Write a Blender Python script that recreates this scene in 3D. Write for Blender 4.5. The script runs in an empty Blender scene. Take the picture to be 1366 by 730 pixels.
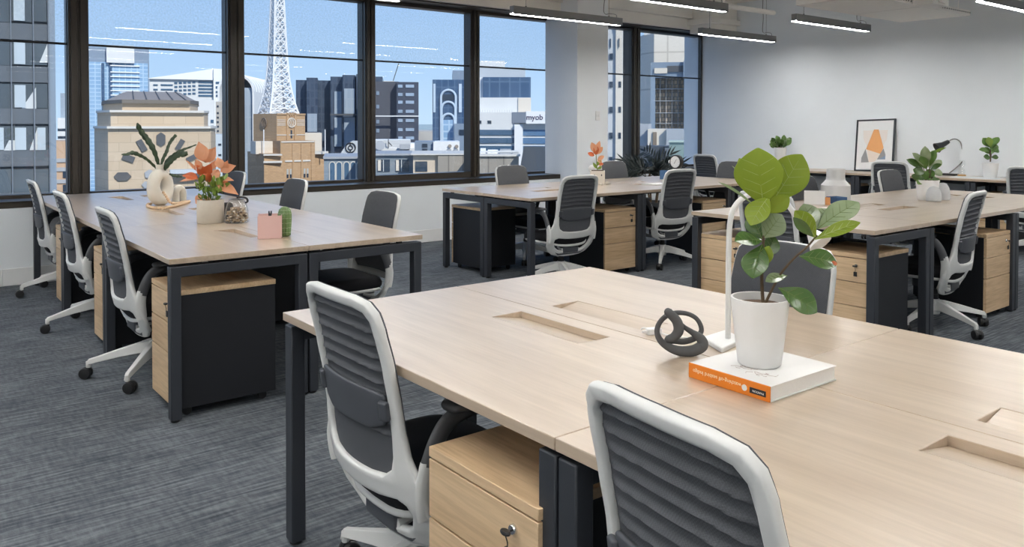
import bpy, bmesh, math, random
from mathutils import Vector, Matrix, geometry
import numpy as np
R = math.radians
PI = math.pi
sc = bpy.context.scene
COL = sc.collection
random.seed(7)

# ---------------------------------------------------------------- camera
F_PX, PITCH, YAW, ROLL, CAM_H, CY = 1080.54454, 0.0211962518, 0.666868700, 0.00100934368, 1.32196045, 188.676093
cam_d = bpy.data.cameras.new('camera')
cam = bpy.data.objects.new('camera', cam_d)
COL.objects.link(cam)
_s, _c = math.sin(YAW), math.cos(YAW)
FWD = Vector((_s, _c, 0)); RIGHT = Vector((_c, -_s, 0)); UPV = Vector((0, 0, 1))
cp, sp = math.cos(PITCH), math.sin(PITCH)
_F = FWD * cp - UPV * sp
_U = UPV * cp + FWD * sp
cr, sr = math.cos(ROLL), math.sin(ROLL)
_R = RIGHT * cr + _U * sr
_U2 = _U * cr - RIGHT * sr
m = Matrix((( _R.x, _U2.x, -_F.x, 0), (_R.y, _U2.y, -_F.y, 0), (_R.z, _U2.z, -_F.z, CAM_H), (0, 0, 0, 1)))
cam.matrix_world = m
cam_d.sensor_fit = 'HORIZONTAL'
cam_d.sensor_width = 36
cam_d.lens = 36 * F_PX / 1366
cam_d.shift_y = -(365 - CY) / 1366
cam_d.clip_end = 3000
cam_d.clip_start = 0.05
sc.camera = cam
EYE = Vector((0, 0, CAM_H))
def ray(px, py):
    return _F + _R * ((px - 683) / F_PX) - _U2 * ((py - CY) / F_PX)
def at_depth(px, py, d):          # a point seen at a pixel of the photograph, d metres ahead
    return EYE + ray(px, py) * d
def at_z(px, py, z):
    v = ray(px, py); return EYE + v * ((z - CAM_H) / v.z)
def depth_of(p):
    return (Vector(p) - EYE).dot(_F)

# ---------------------------------------------------------------- materials
MATS = {}
def mat(name, col, rough=0.5, metal=0.0, noise=0.0, nscale=20, bump=0.0, bscale=200, spec=0.5, coat=0.0, alpha=None, trans=0.0, emit=None, estr=0.0, sub=0.0):
    if name in MATS: return MATS[name]
    mm = bpy.data.materials.new(name); mm.use_nodes = True
    nt = mm.node_tree; b = nt.nodes['Principled BSDF']
    b.inputs['Base Color'].default_value = (*col, 1)
    b.inputs['Roughness'].default_value = rough
    b.inputs['Metallic'].default_value = metal
    b.inputs['Specular IOR Level'].default_value = spec
    if coat: b.inputs['Coat Weight'].default_value = coat
    if trans: b.inputs['Transmission Weight'].default_value = trans
    if emit:
        b.inputs['Emission Color'].default_value = (*emit, 1); b.inputs['Emission Strength'].default_value = estr
    tc = nt.nodes.new('ShaderNodeTexCoord')
    n = nt.nodes.new('ShaderNodeTexNoise'); n.inputs['Scale'].default_value = nscale; n.inputs['Detail'].default_value = 4
    nt.links.new(tc.outputs['Object'], n.inputs['Vector'])
    k = max(noise, 0.03)
    mx = nt.nodes.new('ShaderNodeMix'); mx.data_type = 'RGBA'
    mx.inputs[6].default_value = (*[max(0, c * (1 - k)) for c in col], 1)
    mx.inputs[7].default_value = (*[min(1, c * (1 + k)) for c in col], 1)
    nt.links.new(n.outputs['Fac'], mx.inputs[0]); nt.links.new(mx.outputs[2], b.inputs['Base Color'])
    if bump:
        n2 = nt.nodes.new('ShaderNodeTexNoise'); n2.inputs['Scale'].default_value = bscale; n2.inputs['Detail'].default_value = 3
        nt.links.new(tc.outputs['Object'], n2.inputs['Vector'])
        bp = nt.nodes.new('ShaderNodeBump'); bp.inputs['Strength'].default_value = bump; bp.inputs['Distance'].default_value = 0.004
        nt.links.new(n2.outputs['Fac'], bp.inputs['Height']); nt.links.new(bp.outputs['Normal'], b.inputs['Normal'])
    if alpha is not None: b.inputs['Alpha'].default_value = alpha
    MATS[name] = mm
    return mm

def wood_mat(name, c1, c2, rough=0.32, axis=0, spec=0.5, streak=1.0):
    """oak laminate: long streaks along a local axis, different on each object"""
    if name in MATS: return MATS[name]
    mm = bpy.data.materials.new(name); mm.use_nodes = True
    nt = mm.node_tree; b = nt.nodes['Principled BSDF']; L = nt.links.new
    tc = nt.nodes.new('ShaderNodeTexCoord'); oi = nt.nodes.new('ShaderNodeObjectInfo')
    mp = nt.nodes.new('ShaderNodeMapping')
    s = [14, 14, 14]; s[axis] = 0.9
    mp.inputs['Scale'].default_value = s
    L(tc.outputs['Object'], mp.inputs['Vector'])
    mul = nt.nodes.new('ShaderNodeVectorMath'); mul.operation = 'SCALE'; mul.inputs[0].default_value = (31, 17, 23)
    L(oi.outputs['Random'], mul.inputs['Scale']); 
    add = nt.nodes.new('ShaderNodeVectorMath'); add.operation = 'ADD'
    L(mp.outputs['Vector'], add.inputs[0]); L(mul.outputs[0], add.inputs[1])
    n1 = nt.nodes.new('ShaderNodeTexNoise'); n1.inputs['Scale'].default_value = 1.0; n1.inputs['Detail'].default_value = 6; n1.inputs['Roughness'].default_value = 0.6; n1.inputs['Distortion'].default_value = 0.6
    L(add.outputs[0], n1.inputs['Vector'])
    n2 = nt.nodes.new('ShaderNodeTexNoise'); n2.inputs['Scale'].default_value = 7.0; n2.inputs['Detail'].default_value = 3
    L(add.outputs[0], n2.inputs['Vector'])
    rp = nt.nodes.new('ShaderNodeValToRGB')
    rp.color_ramp.elements[0].position = 0.33; rp.color_ramp.elements[0].color = (*c2, 1)
    rp.color_ramp.elements[1].position = 0.62; rp.color_ramp.elements[1].color = (*c1, 1)
    L(n1.outputs['Fac'], rp.inputs['Fac'])
    mx = nt.nodes.new('ShaderNodeMix'); mx.data_type = 'RGBA'; mx.blend_type = 'MULTIPLY'; mx.inputs[0].default_value = 0.35 * streak
    rp2 = nt.nodes.new('ShaderNodeValToRGB'); rp2.color_ramp.elements[0].position = 0.35; rp2.color_ramp.elements[0].color = (0.55, 0.5, 0.45, 1)
    rp2.color_ramp.elements[1].position = 0.6; rp2.color_ramp.elements[1].color = (1, 1, 1, 1)
    L(n2.outputs['Fac'], rp2.inputs['Fac'])
    L(rp.outputs['Color'], mx.inputs[6]); L(rp2.outputs['Color'], mx.inputs[7])
    L(mx.outputs[2], b.inputs['Base Color'])
    b.inputs['Roughness'].default_value = rough; b.inputs['Specular IOR Level'].default_value = spec
    bp = nt.nodes.new('ShaderNodeBump'); bp.inputs['Strength'].default_value = 0.06; bp.inputs['Distance'].default_value = 0.002
    L(n2.outputs['Fac'], bp.inputs['Height']); L(bp.outputs['Normal'], b.inputs['Normal'])
    MATS[name] = mm
    return mm

def brick_mat(name, face, gap, w, h, gapw, rough=0.6, offset=0.0, face2=None, plane='XZ', metal=0.0, gap_rough=None, emit=0.0):
    """regular pattern of panels / panes / bricks on a vertical wall (local coordinates)"""
    if name in MATS: return MATS[name]
    mm = bpy.data.materials.new(name); mm.use_nodes = True
    nt = mm.node_tree; b = nt.nodes['Principled BSDF']; L = nt.links.new
    tc = nt.nodes.new('ShaderNodeTexCoord'); sx = nt.nodes.new('ShaderNodeSeparateXYZ'); cx = nt.nodes.new('ShaderNodeCombineXYZ')
    L(tc.outputs['Object'], sx.inputs[0])
    a = nt.nodes.new('ShaderNodeMath'); a.operation = 'ADD'
    L(sx.outputs['X'], a.inputs[0]); L(sx.outputs['Y'], a.inputs[1])
    L(a.outputs[0], cx.inputs['X']); L(sx.outputs['Z'], cx.inputs['Y'])
    t = nt.nodes.new('ShaderNodeTexBrick'); t.offset = offset; t.squash = 1.0
    L(cx.outputs[0], t.inputs['Vector'])
    t.inputs['Color1'].default_value = (*face, 1); t.inputs['Color2'].default_value = (*(face2 or face), 1); t.inputs['Mortar'].default_value = (*gap, 1)
    t.inputs['Scale'].default_value = 1.0; t.inputs['Brick Width'].default_value = w; t.inputs['Row Height'].default_value = h
    t.inputs['Mortar Size'].default_value = gapw; t.inputs['Mortar Smooth'].default_value = 0.0
    L(t.outputs['Color'], b.inputs['Base Color'])
    b.inputs['Roughness'].default_value = rough; b.inputs['Metallic'].default_value = metal
    MATS[name] = mm
    return mm

# ---------------------------------------------------------------- mesh building
class MB:
    def __init__(s): s.v = []; s.f = []; s.mi = []; s.cur = 0
    def add(s, vs, fs, M=None):
        o = len(s.v)
        for p in vs:
            p = Vector(p)
            s.v.append(M @ p if M is not None else p)
        for f in fs:
            s.f.append([o + i for i in f]); s.mi.append(s.cur)
        return s
    def box(s, c, d, rz=0, M=None):
        x, y, z = d[0] / 2, d[1] / 2, d[2] / 2
        vs = [(-x, -y, -z), (x, -y, -z), (x, y, -z), (-x, y, -z), (-x, -y, z), (x, -y, z), (x, y, z), (-x, y, z)]
        fs = [(0, 3, 2, 1), (4, 5, 6, 7), (0, 1, 5, 4), (1, 2, 6, 5), (2, 3, 7, 6), (3, 0, 4, 7)]
        T = Matrix.Translation(c) @ Matrix.Rotation(rz, 4, 'Z')
        return s.add(vs, fs, (M @ T) if M is not None else T)
    def bx(s, x0, x1, y0, y1, z0, z1, M=None):
        return s.box(((x0 + x1) / 2, (y0 + y1) / 2, (z0 + z1) / 2), (abs(x1 - x0), abs(y1 - y0), abs(z1 - z0)), 0, M)
    def lathe(s, prof, n=24, M=None, sx=1, sy=1):
        """prof: list of (r, z) from bottom to top; r=0 ends close"""
        vs = []; fs = []; rings = []
        for r, z in prof:
            if r < 1e-6:
                rings.append([len(vs)]); vs.append((0, 0, z))
            else:
                rings.append(list(range(len(vs), len(vs) + n)))
                for i in range(n):
                    a = 2 * PI * i / n; vs.append((r * math.cos(a) * sx, r * math.sin(a) * sy, z))
        for a, b in zip(rings, rings[1:]):
            for i in range(n):
                j = (i + 1) % n
                if len(a) == 1 and len(b) == 1: continue
                if len(a) == 1: fs.append((a[0], b[j], b[i]))
                elif len(b) == 1: fs.append((a[i], a[j], b[0]))
                else: fs.append((a[i], a[j], b[j], b[i]))
        if len(rings[0]) > 1: fs.append(tuple(reversed(rings[0])))
        if len(rings[-1]) > 1: fs.append(tuple(rings[-1]))
        return s.add(vs, fs, M)
    def tube(s, pts, r, n=10, closed=False, flat=1.0, up=None, M=None):
        """round (or flattened) tube through points; r number or list"""
        P = [Vector(p) for p in pts]; N = len(P)
        rs = r if isinstance(r, (list, tuple)) else [r] * N
        vs = []; fs = []
        prev = None
        for i in range(N):
            if closed: t = (P[(i + 1) % N] - P[i - 1])
            else: t = P[min(i + 1, N - 1)] - P[max(i - 1, 0)]
            t.normalize()
            if up is not None:
                a = Vector(up) - t * t.dot(Vector(up))
                if a.length < 1e-5: a = t.orthogonal()
            elif prev is None: a = t.orthogonal()
            else:
                a = prev - t * prev.dot(t)
                if a.length < 1e-5: a = t.orthogonal()
            a.normalize(); prev = a; b = t.cross(a)
            for k in range(n):
                th = 2 * PI * k / n
                vs.append(P[i] + a * (math.cos(th) * rs[i] * flat) + b * (math.sin(th) * rs[i]))
        for i in range(N - 1 + (1 if closed else 0)):
            j = (i + 1) % N
            for k in range(n):
                l = (k + 1) % n
                fs.append((i * n + k, i * n + l, j * n + l, j * n + k))
        if not closed:
            fs.append(tuple(range(n - 1, -1, -1))); fs.append(tuple(range((N - 1) * n, N * n)))
        return s.add(vs, fs, M)
    def prism(s, outline, z0, z1, M=None):
        n = len(outline)
        vs = [(x, y, z0) for x, y in outline] + [(x, y, z1) for x, y in outline]
        fs = [tuple(range(n - 1, -1, -1)), tuple(range(n, 2 * n))]
        for i in range(n):
            j = (i + 1) % n; fs.append((i, j, n + j, n + i))
        return s.add(vs, fs, M)
    def sphere(s, c, r, n=10, m=7, sx=1, sy=1, sz=1):
        pr = [(r * math.sin(PI * i / m) * 1.0, -r * math.cos(PI * i / m) * sz) for i in range(m + 1)]
        pr[0] = (0, -r * sz); pr[-1] = (0, r * sz)
        return s.lathe(pr, n, Matrix.Translation(c), sx, sy)
    def mesh(s, name, smooth=35):
        me = bpy.data.meshes.new(name)
        me.from_pydata([tuple(v) for v in s.v], [], s.f)
        if smooth is not None:
            me.polygons.foreach_set('use_smooth', [True] * len(me.polygons))
            me.set_sharp_from_angle(angle=R(smooth))
        if any(s.mi): me.polygons.foreach_set('material_index', s.mi)
        me.validate(); me.update()
        return me
    def obj(s, name, m, parent=None, smooth=35, bevel=0, seg=2, loc=None, fix=True):
        me = s.mesh(name, smooth)
        if fix:
            bm = bmesh.new(); bm.from_mesh(me); bmesh.ops.recalc_face_normals(bm, faces=bm.faces); bm.to_mesh(me); bm.free()
        for mm in (m if isinstance(m, (list, tuple)) else [m]): me.materials.append(mm)
        o = bpy.data.objects.new(name, me); COL.objects.link(o)
        if parent is not None: o.parent = parent
        if loc is not None: o.location = loc
        if bevel:
            b = o.modifiers.new('bevel', 'BEVEL'); b.width = bevel; b.segments = seg; b.limit_method = 'ANGLE'; b.angle_limit = R(40)
            b.harden_normals = False
        return o

def tag(o, label=None, cat=None, group=None, kind=None):
    if label: o['label'] = label
    if cat: o['category'] = cat
    if group: o['group'] = group
    if kind: o['kind'] = kind
    return o
def thing(name, label, cat, loc=(0, 0, 0), rz=0, group=None, kind=None):
    o = bpy.data.objects.new(name, None); COL.objects.link(o)
    o.location = loc; o.rotation_euler = (0, 0, rz); o.empty_display_size = 0.1
    return tag(o, label, cat, group, kind)
def dup(root, loc, rz, label, group=None):
    r = root.copy(); COL.objects.link(r); r.location = loc; r.rotation_euler = (0, 0, rz)
    r['label'] = label
    if group: r['group'] = group
    for ch in list(root.children):
        c = ch.copy(); COL.objects.link(c); c.parent = r
        for g in ch.children:
            d = g.copy(); COL.objects.link(d); d.parent = c
    return r

def catmull(P, n=6, closed=False):
    P = [Vector(p) for p in P]; out = []
    N = len(P)
    rng = range(N) if closed else range(N - 1)
    for i in rng:
        if closed: a, b, c, d = P[i - 1], P[i], P[(i + 1) % N], P[(i + 2) % N]
        else: a, b, c, d = P[max(i - 1, 0)], P[i], P[i + 1], P[min(i + 2, N - 1)]
        for k in range(n):
            t = k / n
            out.append(0.5 * ((2 * b) + (c - a) * t + (2 * a - 5 * b + 4 * c - d) * t * t + (3 * b - a - 3 * c + d) * t ** 3))
    if not closed: out.append(P[-1])
    return out
def lerp_list(L, n, closed=False):
    out = []; N = len(L)
    rng = range(N) if closed else range(N - 1)
    for i in rng:
        for k in range(n): out.append(L[i] + (L[(i + 1) % N] - L[i]) * k / n)
    if not closed: out.append(L[-1])
    return out

def rounded(poly, r, n=5):
    """round the corners of a 2D polygon; r number or list"""
    out = []; N = len(poly)
    for i in range(N):
        p = Vector(poly[i]); a = Vector(poly[i - 1]) - p; b = Vector(poly[(i + 1) % N]) - p
        rr = r[i] if isinstance(r, (list, tuple)) else r
        if rr <= 0: out.append(tuple(p)); continue
        d = min(rr, a.length * 0.49, b.length * 0.49)
        p0 = p + a.normalized() * d; p1 = p + b.normalized() * d
        for k in range(n + 1):
            t = k / n; q = p0 * (1 - t) ** 2 + p * 2 * t * (1 - t) + p1 * t * t
            out.append((q.x, q.y))
    return out
def resample(poly, step):
    out = []; N = len(poly)
    for i in range(N):
        a = Vector(poly[i]); b = Vector(poly[(i + 1) % N]); L = (b - a).length
        k = max(1, int(round(L / step)))
        for j in range(k): out.append(tuple(a + (b - a) * j / k))
    return out

def plate(mb, outer, holes, fmap, thick, rnd, step=0.012):
    """A plate with a 2D outline and holes, mapped onto a surface with fmap(u, v, w): w runs across the thickness. Edges are rounded."""
    loops = [resample(outer, step)] + [resample(h, step) for h in holes]
    segs = []
    for lp in loops:
        for i in range(len(lp)): segs.append((lp[i], lp[(i + 1) % len(lp)]))
    A = np.array([s[0] for s in segs]); B = np.array([s[1] for s in segs]); AB = B - A; L2 = (AB ** 2).sum(1) + 1e-12
    def dist(p):
        ap = p - A; t = np.clip((ap * AB).sum(1) / L2, 0, 1)
        return np.sqrt(((ap - AB * t[:, None]) ** 2).sum(1)).min()
    def inside(p):
        x, y = p; c = (A[:, 1] > y) != (B[:, 1] > y)
        with np.errstate(divide='ignore', invalid='ignore'):
            xi = A[:, 0] + (y - A[:, 1]) / (B[:, 1] - A[:, 1]) * (B[:, 0] - A[:, 0])
        return (np.sum(c & (x < xi)) % 2) == 1
    pts = []; edges = []
    for lp in loops:
        o = len(pts); pts += [Vector(p) for p in lp]
        edges += [(o + i, o + (i + 1) % len(lp)) for i in range(len(lp))]
    # an inset row that rounds the edge
    for q in (0.35, 1.0):
        for lp in loops:
            N = len(lp)
            for i in range(N):
                t = Vector(lp[(i + 1) % N]) - Vector(lp[i - 1])
                if t.length < 1e-9: continue
                t.normalize(); nn = Vector((-t.y, t.x))
                for sgn in (1, -1):
                    p = Vector(lp[i]) + nn * sgn * rnd * q
                    pp = np.array(p)
                    if inside(pp) and dist(pp) > rnd * q * 0.9: pts.append(p)
    xs = [p[0] for p in loops[0]]; ys = [p[1] for p in loops[0]]
    y = min(ys)
    while y < max(ys):
        x = min(xs)
        while x < max(xs):
            pp = np.array((x, y))
            if inside(pp) and dist(pp) > rnd * 1.35: pts.append(Vector((x, y)))
            x += step
        y += step
    vo, eo, fo, *_ = geometry.delaunay_2d_cdt(pts, edges, [], 4, 1e-6)
    fo = [f for f in fo if inside(np.array(sum((vo[i] for i in f), Vector((0, 0))) / len(f)))]
    hgt = []
    for p in vo:
        d = min(dist(np.array(p)) / rnd, 1.0)
        hgt.append(thick / 2 * (0.25 + 0.75 * math.sqrt(max(0, 1 - (1 - d) ** 2))))
    n = len(vo)
    vs = [fmap(p.x, p.y, h) for p, h in zip(vo, hgt)] + [fmap(p.x, p.y, -h) for p, h in zip(vo, hgt)]
    fs = [tuple(f) for f in fo] + [tuple(n + i for i in reversed(f)) for f in fo]
    cnt = {}
    for f in fo:
        for i in range(len(f)):
            a, b = f[i], f[(i + 1) % len(f)]
            cnt[(a, b)] = 1
    for (a, b) in list(cnt):
        if (b, a) not in cnt: fs.append((b, a, n + a, n + b))
    mb.add(vs, fs)
    return mb

def text_mesh(txt, size, extr=0.0008, align='CENTER', bold=0.0):
    cu = bpy.data.curves.new('txt', 'FONT'); cu.body = txt; cu.size = size; cu.extrude = extr; cu.align_x = align; cu.align_y = 'CENTER'; cu.offset = bold
    o = bpy.data.objects.new('txt', cu); COL.objects.link(o)
    dg = bpy.context.evaluated_depsgraph_get()
    me = bpy.data.meshes.new_from_object(o.evaluated_get(dg))
    bpy.data.objects.remove(o); bpy.data.curves.remove(cu)
    return me
def text_obj(name, txt, size, m, parent, M, extr=0.0008, bold=0.0):
    me = text_mesh(txt, size, extr, 'CENTER', bold); me.name = name
    me.materials.clear(); me.materials.append(m)
    o = bpy.data.objects.new(name, me); COL.objects.link(o); o.parent = parent; o.matrix_local = M
    return o

def leaf(mb, base, tip, width, normal, bend=0.15, fold=0.25, shape='ob', n=9, m=3, wave=0.0, thick=0.0007):
    """one leaf from base to tip; normal roughly says where its face points"""
    base = Vector(base); tip = Vector(tip); ax = tip - base; L = ax.length; ax.normalize()
    nz = Vector(normal) - ax * ax.dot(Vector(normal))
    if nz.length < 1e-6: nz = ax.orthogonal()
    nz.normalize(); sx = ax.cross(nz)
    def prof(t):
        if shape == 'ob': w = math.sin(PI * min(1, t) ** 1.35) ** 0.75 if 0 < t < 1 else 0
        elif shape == 'pt': w = (math.sin(PI * t ** 0.8)) ** 1.1 if 0 < t < 1 else 0
        elif shape == 'ov': w = math.sin(PI * t) ** 0.8 if 0 < t < 1 else 0
        else: w = min(1, t * 6, (1 - t) * 3.0) if 0 < t < 1 else 0
        return max(w, 0.03)
    vs = []; fs = []
    cols = 2 * m + 1
    for side in (1, -1):
        for i in range(n + 1):
            t = i / n; w = prof(t) * width / 2
            arch = bend * L * (4 * t * (1 - t) * 0.5 - 0.5 * t * t * 0)
            for j in range(-m, m + 1):
                u = j / m
                wv = wave * width * math.sin(t * 14 + j) * abs(u)
                p = base + ax * (L * t) + sx * (w * u) + nz * (arch + abs(u) * w * fold + wv + side * thick / 2)
                vs.append(p)
    o = (n + 1) * cols
    for i in range(n):
        for j in range(cols - 1):
            a = i * cols + j
            fs.append((a, a + 1, a + cols + 1, a + cols))
            fs.append((o + a, o + a + cols, o + a + cols + 1, o + a + 1))
    bd = [j for j in range(cols)] + [i * cols + cols - 1 for i in range(1, n + 1)] + [n * cols + j for j in range(cols - 2, -1, -1)] + [i * cols for i in range(n - 1, 0, -1)]
    for k in range(len(bd)):
        a, b = bd[k], bd[(k + 1) % len(bd)]
        fs.append((a, o + a, o + b, b))
    mb.add(vs, fs)
LAMP, SKY, SUN, EXPO = 70.0, 1.25, 4.3, 0.0
# ---------------------------------------------------------------- palette
OAK = wood_mat('oak_laminate', (0.55, 0.437, 0.322), (0.435, 0.328, 0.228), rough=0.33, spec=0.6, streak=0.6)
OAK.node_tree.nodes['Principled BSDF'].inputs['Coat Weight'].default_value = 0.9; OAK.node_tree.nodes['Principled BSDF'].inputs['Coat IOR'].default_value = 1.6; OAK.node_tree.nodes['Principled BSDF'].inputs['Coat Roughness'].default_value = 0.32
OAK_F = wood_mat('oak_drawer_front', (0.70, 0.51, 0.315), (0.56, 0.385, 0.22), rough=0.42)
STEEL = mat('charcoal_powder_coat', (0.030, 0.034, 0.042), 0.45, noise=0.05, bump=0.02)
BLACKP = mat('black_panel', (0.008, 0.009, 0.012), 0.5, noise=0.1)
SHELL = mat('pale_grey_plastic', (0.66, 0.665, 0.65), 0.42, noise=0.02)
FABRIC = mat('charcoal_seat_fabric', (0.016, 0.016, 0.018), 0.9, noise=0.25, nscale=300, bump=0.25, bscale=900, spec=0.2)
PAD = mat('dark_grey_plastic', (0.062, 0.067, 0.078), 0.5, noise=0.05)
ARM = mat('arm_grey_plastic', (0.085, 0.088, 0.095), 0.45)
RUBBER = mat('black_rubber', (0.012, 0.012, 0.013), 0.45)
CHROME = mat('chrome', (0.75, 0.75, 0.76), 0.2, metal=1.0)
WHITE = mat('white_plastic', (0.8, 0.8, 0.79), 0.4)

def knit_mat():
    mm = mat('charcoal_knit_back', (0.092, 0.097, 0.108), 0.75, noise=0.12, nscale=60, bump=0.3, bscale=700, spec=0.3)
    nt = mm.node_tree; b = nt.nodes['Principled BSDF']
    tc = nt.nodes.new('ShaderNodeTexCoord'); mp = nt.nodes.new('ShaderNodeMapping'); mp.inputs['Scale'].default_value = (330, 330, 330)
    ck = nt.nodes.new('ShaderNodeTexChecker'); ck.inputs['Scale'].default_value = 1.0
    ck.inputs['Color1'].default_value = (1, 1, 1, 1); ck.inputs['Color2'].default_value = (0.84, 0.84, 0.84, 1)
    nt.links.new(tc.outputs['Object'], mp.inputs['Vector']); nt.links.new(mp.outputs['Vector'], ck.inputs['Vector'])
    nt.links.new(ck.outputs['Color'], b.inputs['Alpha'])
    return mm
KNIT = knit_mat()

# ---------------------------------------------------------------- desks
def make_desk(w, d, label, loc, rz, group, slot=True, h=0.73):
    """one person's desk: local X along its long side, local -Y is where one sits"""
    t = thing('office_desk', label, 'desk', loc, rz, group)
    T = 0.025; y0, y1, sx = d / 2 - 0.180, d / 2 - 0.064, 0.196
    mb = MB(); g = 0.0012
    if slot:
        xs = [-w / 2 + g, -sx, sx, w / 2 - g]; ys = [-d / 2, y0, y1, d / 2 - g]
        vs = [(x, y, z) for z in (h, h - T) for y in ys for x in xs]; fs = []
        for j in range(3):
            for i in range(3):
                if i == 1 and j == 1: continue
                a = j * 4 + i
                fs.append((a, a + 1, a + 5, a + 4)); fs.append((16 + a, 16 + a + 4, 16 + a + 5, 16 + a + 1))
        ring = [0, 1, 2, 3, 7, 11, 15, 14, 13, 12, 8, 4]
        for i in range(12):
            a, b = ring[i], ring[(i + 1) % 12]; fs.append((b, a, 16 + a, 16 + b))
        for a, b in ((5, 6), (6, 10), (10, 9), (9, 5)): fs.append((a, b, 16 + b, 16 + a))
        mb.add(vs, fs)
    else: mb.bx(-w / 2 + g, w / 2 - g, -d / 2, d / 2 - g, h - T, h)
    mb.obj('desktop', OAK, t, bevel=0.0015, seg=1)
    if slot:                                   # hinged flap, dropped at its inner edge
        f = MB(); e = 0.002
        f.add([(-sx + e, y0 + e, h - 0.001), (sx - e, y0 + e, h - 0.001), (sx - e, y1 - e, h - 0.020), (-sx + e, y1 - e, h - 0.020),
               (-sx + e, y0 + e, h - 0.010), (sx - e, y0 + e, h - 0.010), (sx - e, y1 - e, h - 0.0248), (-sx + e, y1 - e, h - 0.0248)],
              [(0, 1, 2, 3), (7, 6, 5, 4), (0, 4, 5, 1), (1, 5, 6, 2), (2, 6, 7, 3), (3, 7, 4, 0)])
        f.obj('cable_flap', OAK, t)
    L = 0.05; top = h - T - 0.012
    for sxn in (-1, 1):
        x = sxn * (w / 2 - L / 2 - 0.004)
        for sy in (-1, 1):
            m_ = MB(); m_.box((x, sy * (d / 2 - L / 2 - 0.003), (top + 0.012) / 2), (L, L - 0.004, top - 0.012))
            lg = m_.obj('leg', STEEL, t, bevel=0.004)
            m_ = MB(); m_.lathe([(0.016, 0), (0.02, 0.004), (0.02, 0.013)], 12, Matrix.Translation((x, sy * (d / 2 - L / 2 - 0.003), 0)))
            m_.obj('foot_glide', RUBBER, lg)
        m_ = MB(); m_.bx(x - L / 2, x + L / 2, -d / 2 + L - 0.004, d / 2 - L + 0.004, top - 0.048, top)
        m_.obj('end_rail', STEEL, t, bevel=0.003)
        m_ = MB()
        for yy in (-d / 2 + 0.13, d / 2 - 0.13): m_.bx(x - 0.012, x + 0.012, yy - 0.012, yy + 0.012, top - 0.002, h - T + 0.001)
        m_.obj('spacer', RUBBER, t)
    m_ = MB(); m_.bx(-w / 2 + L, w / 2 - L, d / 2 - 0.26, d / 2 - 0.22, top - 0.045, top - 0.005)
    m_.obj('crossbeam', STEEL, t, bevel=0.003)
    return t

def desk_copy(src, loc, rz, label, group): return dup(src, loc, rz, label, group)

# ---------------------------------------------------------------- drawer pedestals
def make_pedestal(label, loc, rz, group):
    """local -Y is the drawer side; origin on the floor in the middle of the front edge"""
    t = thing('drawer_pedestal', label, 'drawer unit', loc, rz, group)
    W, D = 0.392, 0.46
    m_ = MB(); m_.bx(-W / 2 + 0.002, W / 2 - 0.002, 0.02, D, 0.045, 0.556); m_.obj('carcass', BLACKP, t, bevel=0.002)
    m_ = MB(); m_.bx(-W / 2, W / 2, 0, D + 0.002, 0.556, 0.58); m_.obj('top_panel', OAK_F, t, bevel=0.0015, seg=1)
    zs = [(0.045, 0.276), (0.280, 0.414), (0.419, 0.552)]
    for k, (a, b) in enumerate(zs):
        m_ = MB(); m_.bx(-W / 2 + 0.001, W / 2 - 0.001, 0.0, 0.018, a, b)
        dr = m_.obj('drawer', OAK_F, t, bevel=0.0012, seg=1)
        if k == 2:
            lx, lz = W / 2 - 0.075, 0.513
            m_ = MB(); m_.lathe([(0.011, 0), (0.011, 0.005), (0.009, 0.008), (0, 0.008)], 16, Matrix.Translation((lx, 0.0, lz)) @ Matrix.Rotation(PI / 2, 4, 'X'))
            lk = m_.obj('lock', CHROME, dr)
            m_ = MB(); m_.lathe([(0.0, -0.004), (0.012, -0.004), (0.0145, 0), (0.012, 0.004), (0, 0.004)], 14, Matrix.Translation((lx, -0.022, lz)), 1, 0.6)
            m_.bx(lx - 0.003, lx + 0.003, -0.02, -0.002, lz - 0.002, lz + 0.002)
            m_.tube(catmull([(lx, -0.023, lz - 0.004), (lx + 0.004, -0.02, lz - 0.02), (lx, -0.018, lz - 0.034)], 4), 0.0016, 6)
            m_.box((lx + 0.001, -0.016, lz - 0.046), (0.019, 0.006, 0.026))
            m_.obj('key', RUBBER, dr, bevel=0.001)
    for sx in (-1, 1):
        for y in (0.06, D - 0.05):
            m_ = MB(); m_.lathe([(0, -0.009), (0.02, -0.009), (0.022, -0.005), (0.022, 0.005), (0.02, 0.009), (0, 0.009)], 14, Matrix.Translation((sx * (W / 2 - 0.05), y, 0.022)) @ Matrix.Rotation(PI / 2, 4, 'Y'))
            m_.bx(sx * (W / 2 - 0.05) - 0.015, sx * (W / 2 - 0.05) + 0.015, y - 0.015, y + 0.015, 0.036, 0.046)
            m_.obj('caster', RUBBER, t)
    return t

# ---------------------------------------------------------------- the task chair
PROF = [(0.20, -0.068), (0.235, -0.090), (0.28, -0.122), (0.33, -0.155), (0.39, -0.185), (0.45, -0.198), (0.53, -0.205), (0.63, -0.214), (0.73, -0.229), (0.83, -0.248), (0.92, -0.270)]
def prof_y(z):
    for (a, ya), (b, yb) in zip(PROF, PROF[1:]):
        if z <= b:
            t = (z - a) / (b - a); t = t * t * (3 - 2 * t) * 0.35 + t * 0.65
            return ya + (yb - ya) * t
    return PROF[-1][1]
def wrapk(z):
    return 0.05 if z < 0.55 else 0.05 - 0.022 * min(1, (z - 0.55) / 0.3)
def fmap_back(u, z, w):
    y = prof_y(z); k = wrapk(z)
    dy = (prof_y(z + 0.004) - prof_y(z - 0.004)) / 0.008
    nx, ny, nz = 2 * k * u / 0.0576 * 1.0, -1.0, dy
    l = math.sqrt(nx * nx + ny * ny + nz * nz)
    yy = y + k * (u / 0.24) ** 2
    return (u + nx / l * w, yy + ny / l * w, z + nz / l * w)

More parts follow.
